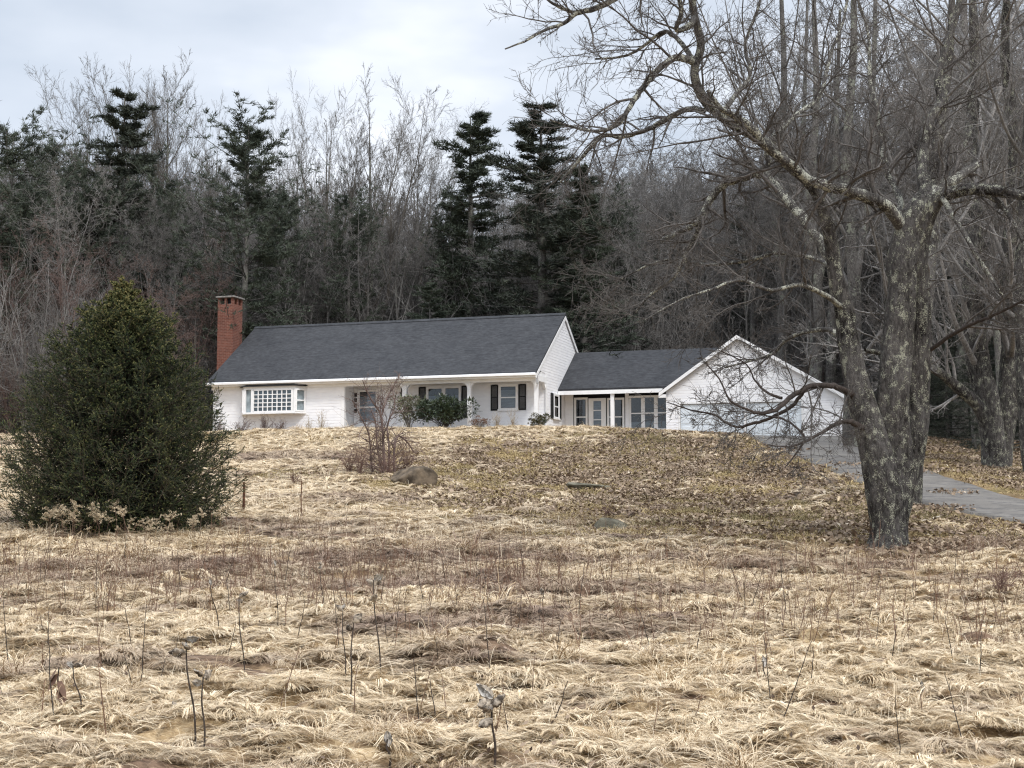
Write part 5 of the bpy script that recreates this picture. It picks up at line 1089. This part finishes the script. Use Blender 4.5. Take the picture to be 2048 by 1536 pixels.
# ------------------------------------------------------------------ shrubs
def bare_shrub(name, loc, seed, H, n_, mat, label, cat='shrub', splay=.4, lv=(8, 6), group=None, tw=.004, rad=None, **k):
    me = brush_mesh(seed, H, n_, mat, tw, splay, lv); o = link(name, me, None, loc); return tag(o, label, cat, group)
def bush(name, loc, seed, rx, ry, rz_, nl, lsz, mat, label, holes=.3, stems_mat=M_twig, lumps=14, cat='shrub', lw=.33):
    rng = np.random.default_rng(seed); e = empty(name, loc, label=label, cat=cat)
    lc = nrm(rng.normal(size=(lumps, 3))) * rng.uniform(.35, .95, (lumps, 1)) * np.array([rx, ry, rz_ * .62]) + np.array([0, 0, rz_ * 1.0]); lc[:, 2] = np.clip(lc[:, 2], rz_ * .35, rz_ * 1.55)
    lr = rng.uniform(.25, .42, lumps) * min(rx, rz_)
    c = []; tgt = nl
    w_ = rng.integers(0, lumps, tgt); dd = nrm(rng.normal(size=(tgt, 3)) + np.array([0, 0, .35])); c = lc[w_] + dd * (lr[w_] * rng.uniform(.65, 1.05, tgt))[:, None]
    d = nrm(dd + rng.normal(0, .5, dd.shape)); sd = nrm(np.cross(d, rng.normal(size=d.shape))); l_ = lsz * np.exp(rng.normal(0, .25, tgt))[:, None]
    V = np.stack([c, c + d * l_ * .45 + sd * l_ * lw * .5, c + d * l_, c + d * l_ * .45 - sd * l_ * lw * .5], 1).reshape(-1, 3); link('foliage', mesh('foliage', V, np.arange(len(V)).reshape(-1, 4), mat), e)
    P = np.stack([rs(np.array([[rng.normal(0, .08) * rx, rng.normal(0, .08) * ry, -.1], [q_[0] * .35, q_[1] * .35, q_[2] * .45], q_]), 7) for q_ in lc]); Rr = np.repeat((.018 * (1 - np.linspace(0, 1, 7) * .6))[None], lumps, 0)
    A = grow(rng, P, Rr, 6, .3, .98, .7, .2, .35, .3, .6, 5, .15, .05, .005); V, F_ = joinVF([tubes(P, Rr, 5), tubes(*A, 3)]); link('stems', mesh('stems', V, F_, stems_mat, smooth=True), e)
    return e
def hp(s, b_):
    x_ = hx + s * math.cos(HA) + b_ * math.sin(HA); y_ = hy - s * math.sin(HA) + b_ * math.cos(HA); return x_, y_, float(zbase(x_, y_)[0])
bush('rhododendron', hp(-3.85, -.95), 1, 1.40, .7, .86, 5200, .13, M_rhodo, 'large dark green rhododendron in front of the middle porch windows', lumps=30)
bush('rhododendron', hp(-5.45, -.9), 2, .85, .5, .95, 1700, .12, simple('dull_leaf', (.06, .07, .04), (.20, .20, .13), 3, .6), 'thin olive-grey bush left of the big rhododendron', lumps=13)
bush('clipped_shrub', hp(-2.35, -.8), 3, .42, .35, .36, 900, .06, M_brownshrub, 'small brown clipped shrub right of the rhododendron', lumps=9)
bush('evergreen_shrub', hp(.25, -.75), 4, .55, .45, .42, 1500, .08, simple('bronze_leaf', (.03, .04, .02), (.12, .10, .05), 4, .6), 'low round dark shrub at the porch corner', lumps=12)
bush('potted_plant', hp(1.0, 3.3), 5, .3, .25, .3, 300, .08, M_rhodo, 'small leafy plant beside the glazed door of the link', lumps=6)
for i, (s_, b_, h_, lab) in enumerate(((-1.6, -.6, 1.0, 'thin straw-coloured bare shrub under the single porch window'), (-.9, -.6, .9, 'thin bare shrub beside the porch corner post'), (-9.7, -.6, 1.15, 'pale dry upright stems against the siding left of the porch'), (-10.3, -.6, .9, 'short dry stems against the siding beside the bay window'))):
    bare_shrub('bare_shrub', hp(s_, b_), 40 + i, h_, 12, simple('pale_stem%d' % i, (.28, .22, .15), (.5, .42, .3), 4), lab, splay=.25, lv=(4, 3))
for i, (s_, b_, h_) in enumerate(((-15.4, -1.5, .95), (-14.4, -1.2, .85), (-13.4, -1.0, .9), (-12.3, -.9, .9), (-11.5, -.9, .75), (-16.4, -1.7, 1.1))):
    o = bare_shrub('hydrangea_shrub', hp(s_, b_), 50 + i, h_, 16, M_redtwig, 'low leafless brown shrub in the row under the bay window', splay=.55, lv=(7, 5), group='leafless shrubs under the bay window')
# multi-stemmed bare shrub on the slope and brambles round its foot
p = at(765, 955, 46)
shr = empty('bare_shrub', (p[0], 46, gz(p[0], 46)), label='tall leafless multi-stemmed shrub on the slope in front of the front door', cat='shrub')
rngs = np.random.default_rng(6); sl_ = np.array(shr.location)
st_ = [[(762, 965, 5, 46), (768, 930, 4.5, 46), (766, 880, 4, 46), (762, 830, 3.4, 46), (748, 808, 2.6, 45.8), (735, 785, 2, 45.6), (725, 760, 1.4, 45.5)], [(764, 830, 3, 46), (772, 800, 2.2, 46.2), (785, 775, 1.7, 46.4), (800, 750, 1.2, 46.5)],
       [(790, 960, 4, 46.2), (788, 920, 3.6, 46.3), (790, 885, 3.4, 46.4), (798, 872, 2.5, 46.6), (815, 885, 2, 46.8), (828, 905, 1.4, 47)], [(750, 965, 3.5, 45.8), (742, 920, 3, 45.6), (738, 870, 2.4, 45.4), (720, 830, 1.8, 45.2), (705, 800, 1.2, 45)],
       [(775, 962, 3.5, 46.4), (778, 900, 3, 46.8), (775, 850, 2.4, 47), (790, 810, 1.8, 47.2), (782, 770, 1.2, 47.4)], [(770, 962, 3, 45.6), (755, 900, 2.6, 45.2), (752, 850, 2, 45), (742, 820, 1.5, 44.8)]]
pp = []
for s_ in st_:
    P_, r_ = limb(s_, rngs, 14); r_ = r_ * .72; pp.append(tubes(P_, r_, 6)); A = grow(rngs, P_, r_, 28, .03, .98, .9, .25, .36, .35, .4, 8, .16, -.05, .0042); pp.append(tubes(*A, 4)); B = grow(rngs, *A, 9, .1, .98, .8, .25, .45, .3, .6, 5, .18, -.02, .0036); pp.append(tubes(*B, 3))
V, F_ = joinVF(pp); link('stems', mesh('stems', V - sl_, F_, simple('shrub_bark', (.09, .06, .052), (.20, .145, .125), 4), smooth=True), shr)
for i, (px, py, D, h_, lab) in enumerate(((720, 968, 45, 1.3, 'reddish bramble clump left of the shrub on the slope'), (700, 955, 45.5, .9, 'low reddish bramble spreading left of the tall slope shrub'), (775, 960, 45.2, 1.1, 'bramble tangle round the foot of the tall slope shrub'), (810, 950, 46.5, 1.2, 'bramble clump between the slope shrub and the boulder'), (590, 968, 43, .45, 'small brown tuft of brambles on the bare slope to the left'), (2000, 1215, 21, .5, 'low tangled bramble at the right edge of the field'), (1215, 1030, 37, .35, 'thin dry weeds growing behind the half-buried grey stone'))):
    q_ = at(px, py, D); bare_shrub('bramble', (q_[0], D, gz(q_[0], D) - .03), 70 + i, h_, 14, simple('bramble_stem%d' % i, (.12, .07, .055), (.26, .17, .14), 4), lab, splay=.6, lv=(6, 4))

# ------------------------------------------------------------------ stones, posts
def stone(name, px, py, D, sx, sy, sz, seed, mat, label, rz=0, flat=0, sink=.3, tilt=0):
    rng = np.random.default_rng(seed); import bmesh
    bm = bmesh.new(); bmesh.ops.create_icosphere(bm, subdivisions=5, radius=1); V = np.array([v.co for v in bm.verts])
    pl = nrm(rng.normal(size=(11, 3))); dcut = rng.uniform(.62, .9, 11)
    for n_, d_ in zip(pl, dcut): q_ = V @ n_; V = V - np.maximum(q_ - d_, 0)[:, None] * n_ * .92
    nn = vnoise(V[:, 0] * 3 + V[:, 2] * 2, V[:, 1] * 3 - V[:, 2], seed) * .10 + vnoise(V[:, 0] * 9 + V[:, 2] * 5, V[:, 1] * 9, seed + 1) * .04
    V = V * (1 + nn[:, None]) * np.array([sx, sy, sz])
    if flat: V[:, 2] = np.clip(V[:, 2], None, sz * flat)
    for v, c in zip(bm.verts, V): v.co = c
    me = bpy.data.meshes.new(name); bm.to_mesh(me); bm.free(); me.materials.append(mat); me.polygons.foreach_set('use_smooth', np.ones(len(me.polygons), bool))
    q_ = at(px, py, D); o = link(name, me, None, (q_[0], D, gz(q_[0], D) - sz * sink + sz * .25)); o.rotation_euler = (0, tilt, rz); return tag(o, label, 'rock')
stone('boulder', 828, 988, 43.6, .80, .6, .62, 3, M_rock, 'brown-grey boulder with a sloping face at the foot of the slope shrub', .2, tilt=.05)
stone('stone_slab', 1180, 978, 43.5, .92, .5, .16, 5, M_slate, 'long flat mossy slab lying in the leaves mid-slope', .05, .6, .1, .10)
stone('rock', 1222, 1058, 34, .46, .34, .40, 9, M_slate, 'half-buried grey-green stone in the field below the slab', .4)
for px, y0, y1, D, r_, lab, nm in ((488, 1032, 964, 36, .035, 'rusty steel post standing in the field right of the spruce', 'fence_post'), (603, 1035, 962, 35.5, .014, 'thin leaning rusty rod right of the rusty post', 'rod')):
    a, b_ = at(px - 2, y0, D), at(px, y1, D); a[2] = gz(a[0], D) - .1
    P_, r2 = polyl([a, (a * 2 + b_) / 3 + np.array([.01, 0, 0]), b_], [r_, r_, r_ * .9], 8, rng, .004); V, F_ = tubes(P_, r2, 6)
    tag(link(nm, mesh(nm, V, F_, M_rust)), lab, 'post')
# fallen sticks by the maple
for i, (pa, pb_, D, r_, lab) in enumerate((((1735, 1005), (1655, 1040), 33, .022, 'dark fallen branch on the leaves left of the maple trunk'), ((1840, 1036), (1880, 1026), 33.5, .03, 'short pale broken stick on the leaves right of the maple trunk'), ((1120, 1325), (1240, 1300), 15.3, .012, 'dark fallen stick lying across the straw'))):
    a = at(*pa, D); b_ = at(*pb_, D + .4); P_ = np.linspace(a, b_, 9); P_[:, 2] = height(P_[:, 0], P_[:, 1]) + .06; P_[1:-1] += rng.normal(0, .025, (7, 3))
    V, F_ = tubes(P_[None], np.linspace(r_, r_ * .5, 9)[None], 6); tag(link('fallen_branch', mesh('fallen_branch', V, F_, M_mapletwig if i != 1 else simple('broken_wood', (.3, .25, .2), (.6, .55, .45), 6))), lab, 'branch')

# small white building far beyond the trees at the right
q_ = at(1905, 868, 100)
fb = empty('shed', (q_[0], 100, float(zbase(q_[0], 100)[0])), .2, label='white building corner glimpsed between the dark trunks beyond the driveway', cat='building')
zt = q_[2] - fb.location[2]
mb = MB(); mb.box(-1.5, 1.5, 0, 3, -1, zt + .3); mb.build('wall', M_far, fb); mb = MB(); mb.prism([(-1.8, -.3, zt + .3), (1.8, -.3, zt + .3), (0, -.3, zt + 1.3)], (0, 3.6, 0)); mb.build('roof', M_roof, fb)

# ------------------------------------------------------------------ weeds and dead stalks
def stalk_mesh(seed, H, mat, r_=.0055, br=3, lean=.06):
    rng = np.random.default_rng(seed); z = np.linspace(0, 1, 9); l = rng.normal(0, lean); P = np.stack([l * H * z ** 1.5 + np.cumsum(rng.normal(0, .006, 9)), rng.normal(0, lean) * H * z, z * H - .04], 1)[None]; Rr = (r_ * (1 - z * .5))[None]
    p_ = [tubes(P, Rr, 4)]
    if br: A = grow(rng, P, Rr, br, .45, .97, .5, .2, .28, .4, .6, 5, .1, .03, .0018); p_.append(tubes(*A, 3)); B = grow(rng, *A, 3, .3, .98, .6, .2, .5, .3, .8, 3, .1, 0, .0015); p_.append(tubes(*B, 3))
    V, F_ = joinVF(p_); return mesh('stalk', V, F_, mat)
SM = [stalk_mesh(i, 1.0, (M_stalk, M_redstalk, M_dstalk, M_dstalk)[i % 4], br=(0, 3, 0, 5, 2, 0)[i % 6]) for i in range(12)]
rng = np.random.default_rng(123)
SLAB = ('thin straight brown dead stem standing up from the straw', 'thin reddish dead stem with short side twigs standing in the straw', 'thin dark leafless stem standing up from the straw', 'thin dark dead stem standing among the bent straw')
pro = {}
pts_ = [(x_, y_) for x_, y_ in zip(*inframe_pts(rng, 9.5, 24, 1.1, 1.0, 0))]; pts_ += [(x_, y_) for x_, y_ in zip(*inframe_pts(rng, 24, 34, .25, 1.0, 0))]
rng.shuffle(pts_); pts_ = pts_[:285]
for i, (x_, y_) in enumerate(pts_):
    v_ = int(rng.integers(12)); zc_ = gz(x_, y_)
    if v_ not in pro: o = tag(link('dead_stalk', SM[v_]), SLAB[v_ % 4], 'weed', 'dead stalks standing in the field'); pro[v_] = o
    else: o = pro[v_].copy(); COL.objects.link(o)
    o['label'] = ('straight brown dead stem', 'reddish twiggy dead stem', 'thin dark dead stem', 'bent dark dead stem')[v_ % 4] + (' near the bottom edge' if y_ < 13 else ' in the pale straw' if y_ < 18 else ' among the brown weeds' if y_ < 24 else ' below the leafy slope') + (', left' if px_of(x_, y_) < 680 else ', middle' if px_of(x_, y_) < 1370 else ', right') + ' third of the field'
    h_ = rng.uniform(.22, .75) * (1.15 if y_ > 18 else 1); o.location = (x_, y_, zc_); o.rotation_euler = (rng.normal(0, .1), rng.normal(0, .14), rng.uniform(0, 6.28)); o.scale = (1, 1, h_) if h_ > .3 else (.8, .8, h_)
# dense brown weed bands (uncountable)
n_ = 5200; x = rng.uniform(-11, 4, n_); y = rng.uniform(17, 33, n_)
dn = np.exp(-((y - 23) / 3.4) ** 2) * (1 - sm(-2.5, 2.5, x)) + .35 * np.exp(-((y - 32) / 2) ** 2)
x2 = rng.uniform(-1, 10, 900); y2 = rng.uniform(15, 28, 900); k = rng.random(n_) < dn; x = np.concatenate([x[k], x2]); y = np.concatenate([y[k], y2])
k = (np.abs(x) < y * .347 * 1.1 + .5); x, y = x[k], y[k]
BW = [stalk_mesh(40 + i, .5, (M_stalk, M_redstalk)[i % 2], .0046, 4, .15) for i in range(5)]
scatter('weeds', np.stack([x, y, height(x, y)], 1), np.stack([rng.normal(0, .15, len(x)), rng.normal(0, .2, len(x)), rng.uniform(0, 6.28, len(x))], 1), rng.uniform(.4, 1.25, len(x)), rng.integers(0, 5, len(x)), x * 0, BW, 'bands of thin reddish-brown dead weeds in the straw')

# goldenrod in front of the spruce
def plume(seed):
    rng = np.random.default_rng(seed); H = .78; z = np.linspace(0, 1, 9); P = np.stack([.13 * z ** 3, z * 0, z * H - .05], 1)[None]; Rr = (.005 * (1 - z * .5))[None]; Vs, Fs = tubes(P, Rr, 4); st = mesh('stem', Vs, Fs, M_stalk)
    A = grow(rng, P, Rr, 9, .80, .99, .9, .25, .15, .3, .5, 5, .1, -.10, .0016, shade=.1); c = np.repeat(A[0][:, 1:].reshape(-1, 3), 9, 0); c = c + rng.normal(0, .010, c.shape); d = nrm(rng.normal(size=c.shape)) * .019; sd = nrm(np.cross(d, rng.normal(size=c.shape))) * .007
    V = np.stack([c - sd, c + sd, c + d], 1).reshape(-1, 3); F3 = np.arange(len(V)).reshape(-1, 3); return st, mesh('plume', V, F3, M_plume)
PLM = [plume(i) for i in range(5)]; pr_ = {}
for i in range(46):
    px = rng.choice([rng.uniform(50, 430), rng.normal(165, 60), rng.normal(330, 60)]); D = rng.uniform(28.9, 29.9); x_ = (px - 1024) / F * D; v_ = i % 5
    if v_ not in pr_:
        e = empty('goldenrod_stalk', (0, 0, 0), label='dry goldenrod stalk with a fluffy beige plume in front of the spruce', cat='weed', group='dry goldenrod in front of the spruce'); link('stem', PLM[v_][0], e); link('plume', PLM[v_][1], e); pr_[v_] = e
    else: e = copy_tree(pr_[v_])
    e['label'] = 'dry fluffy goldenrod stalk in front of the ' + ('left side' if px < 160 else 'middle' if px < 300 else 'right side') + ' of the spruce'
    e.location = (x_, D, gz(x_, D)); e.rotation_euler = (rng.normal(0, .1), rng.normal(0, .1), rng.uniform(0, 6.28)); s_ = rng.uniform(.5, 1.2); e.scale = (s_ * 1.15, s_ * 1.15, s_)

# milkweeds
def pod(rng, L_=.095, wd=.020, open_=.9):
    """half-open spindle shell"""
    u = np.linspace(0, 1, 13); a = np.linspace(-math.pi * open_ * .62, math.pi * open_ * .62, 11)
    rr = wd * np.sin(np.pi * np.clip(u, 0, 1)) ** .8 * (1 - .35 * u) * 1.35; U_, A_ = np.meshgrid(u, a, indexing='ij'); RR = rr[:, None] * (1 + .16 * rng.normal(size=U_.shape)) * (1 + .25 * np.sin(A_ * 2 + rng.random() * 6))
    bend = .35 * L_ * (U_ - .5) ** 2
    V = np.stack([RR * np.cos(A_) + bend, RR * np.sin(A_), U_ * L_], 2).reshape(-1, 3); ii = np.arange(13 * 11).reshape(13, 11)
    F_ = np.stack([ii[:-1, :-1], ii[:-1, 1:], ii[1:, 1:], ii[1:, :-1]], -1).reshape(-1, 4); Vi = V * np.array([.86, .86, 1]) + np.array([0, 0, 0]); V = V + rng.normal(0, .0012, V.shape); return V, F_, Vi
def rotm(rx_, ry_, rz_): 
    import mathutils; return np.array(mathutils.Euler((rx_, ry_, rz_)).to_matrix())
def milkweed(px_top, py_top, px_b, py_b, D, npod, label, size=1.0, leafy=False, seed=0):
    rng = np.random.default_rng(seed + 900); a = at(px_b, py_b, D); b_ = at(px_top, py_top, D); a[1] = D; base = a.copy(); base[2] = gz(a[0], D); H = b_ - base
    e = empty('milkweed_plant', tuple(base), label=label, cat='weed'); P = rs(np.array([[0, 0, -.05], H * .35 + np.array([.012, 0, 0]), H * .7 - np.array([.008, .01, 0]), H]), 14)[None]; V, F_ = tubes(P, (np.linspace(.0065, .0042, 14) * size)[None], 6); link('stem', mesh('stem', V, F_, M_dstalk, smooth=True), e)
    for j in range(npod):
        V, F_, Vi = pod(rng, rng.uniform(.075, .105) * size, .019 * size); t_ = 1 - j * .05 * rng.uniform(.5, 1.5); c = P[0, min(13, int(13 * t_))]
        Rm = rotm(rng.uniform(.7, 2.3) * rng.choice([-1, 1]) * .8, rng.uniform(-1.1, 1.1), rng.uniform(0, 6.28)) if npod > 1 else rotm(3.05, .1, 2.2)
        off = np.array([0, 0, 0]) if npod > 1 else np.array([0, 0, 0.05])
        po = link('pod', mesh('pod', V @ Rm.T + c + off, F_, M_pod, smooth=True), e); link('pod_lining', mesh('pod_lining', Vi @ Rm.T + c + off, F_, M_podin, smooth=True), po)
        if npod > 1:
            fc = c + Rm @ np.array([.004, 0, .05]) + rng.normal(0, .009, (70, 3)); fd = nrm(rng.normal(size=(70, 3))) * .016; fs = nrm(np.cross(fd, rng.normal(size=(70, 3)))) * .0012; Vf = np.stack([fc - fs, fc + fs, fc + fd], 1).reshape(-1, 3); link('floss', mesh('floss', Vf, np.arange(210).reshape(-1, 3), M_podin), po)
    if leafy:
        for j in range(6):
            c = P[0, 13 - j * 2]; l_ = .11 * size; s_ = np.linspace(0, 1, 6); an = rng.uniform(0, 6.28); Cx = np.stack([np.cos(an) * s_ * l_ * .6, np.sin(an) * s_ * l_ * .6, -s_ ** 1.5 * l_], 1) + c; sd = np.array([-np.sin(an), np.cos(an), 0]); w2 = (np.sin(np.pi * s_) * .03 + .003) * size
            V = np.concatenate([Cx - sd * w2[:, None], Cx + sd * w2[:, None] + np.array([0, 0, .012]) * np.sin(s_ * 9)[:, None]]); F_ = np.array([[i, i + 1, i + 7, i + 6] for i in range(5)]); link('withered_leaf', mesh('withered_leaf', V, F_, M_brownshrub), e)
    return e
MW = [(775, 1478, 778, 1560, 9.4, 1, 'milkweed with one fat grey closed pod at the bottom edge', 1.35), (985, 1398, 988, 1560, 9.6, 5, 'milkweed topped by a big burst of black and white pods', 1.5), (747, 1160, 762, 1385, 13.4, 4, 'tall milkweed with two pale pod clusters above the brown hump', 1.3),
      (708, 1245, 696, 1440, 11.8, 2, 'milkweed with a white split pod beside the tall one', 1.2), (372, 1280, 392, 1508, 10.2, 3, 'milkweed with drooping pods arched over its long dark stem', 1.25), (407, 1350, 405, 1545, 9.8, 3, 'milkweed with a grey hanging pod near the lower left', 1.2),
      (478, 1195, 490, 1382, 13.2, 2, 'milkweed with thin open pods pointing up, left of centre', 1.1), (686, 1215, 690, 1380, 13, 2, 'milkweed with ragged dark pods just left of the white split pod', 1.0), (118, 1335, 120, 1468, 11.2, 0, 'milkweed with curled withered leaves at the lower left', 1.2), (146, 1330, 163, 1476, 11.0, 2, 'leaning milkweed with dark pods halfway up beside the leafy one', 1.0),
      (350, 1415, 352, 1450, 11, 2, 'short broken milkweed with a pale pod low in the straw', 1.0), (520, 1460, 517, 1485, 10.6, 2, 'stubby milkweed with two dark pods near the bottom', .9), (1527, 1322, 1530, 1350, 13, 1, 'small milkweed pod standing in the straw at lower right', 1.0), (1087, 1185, 1086, 1205, 18, 2, 'tiny dark milkweed pod in the middle of the field', 1.0),
      (1845, 1375, 1846, 1398, 12.2, 1, 'dark milkweed pod low in the straw at the right', 1.0), (420, 1165, 440, 1200, 17, 1, 'dark pod on a leaning stem among the brown weeds', 1.1), (550, 1128, 556, 1230, 17, 1, 'stem with a small dark pod right of the brown weeds', .9), (640, 1130, 650, 1150, 19, 2, 'dark curled pod on a short stem above the pale straw', 1.0)]
for i, (a, b_, c, d_, D, np_, lab, sz) in enumerate(MW): milkweed(a, b_, c, d_, D, np_, lab, sz, leafy=(i == 8), seed=i)
print('objects', len(bpy.data.objects))
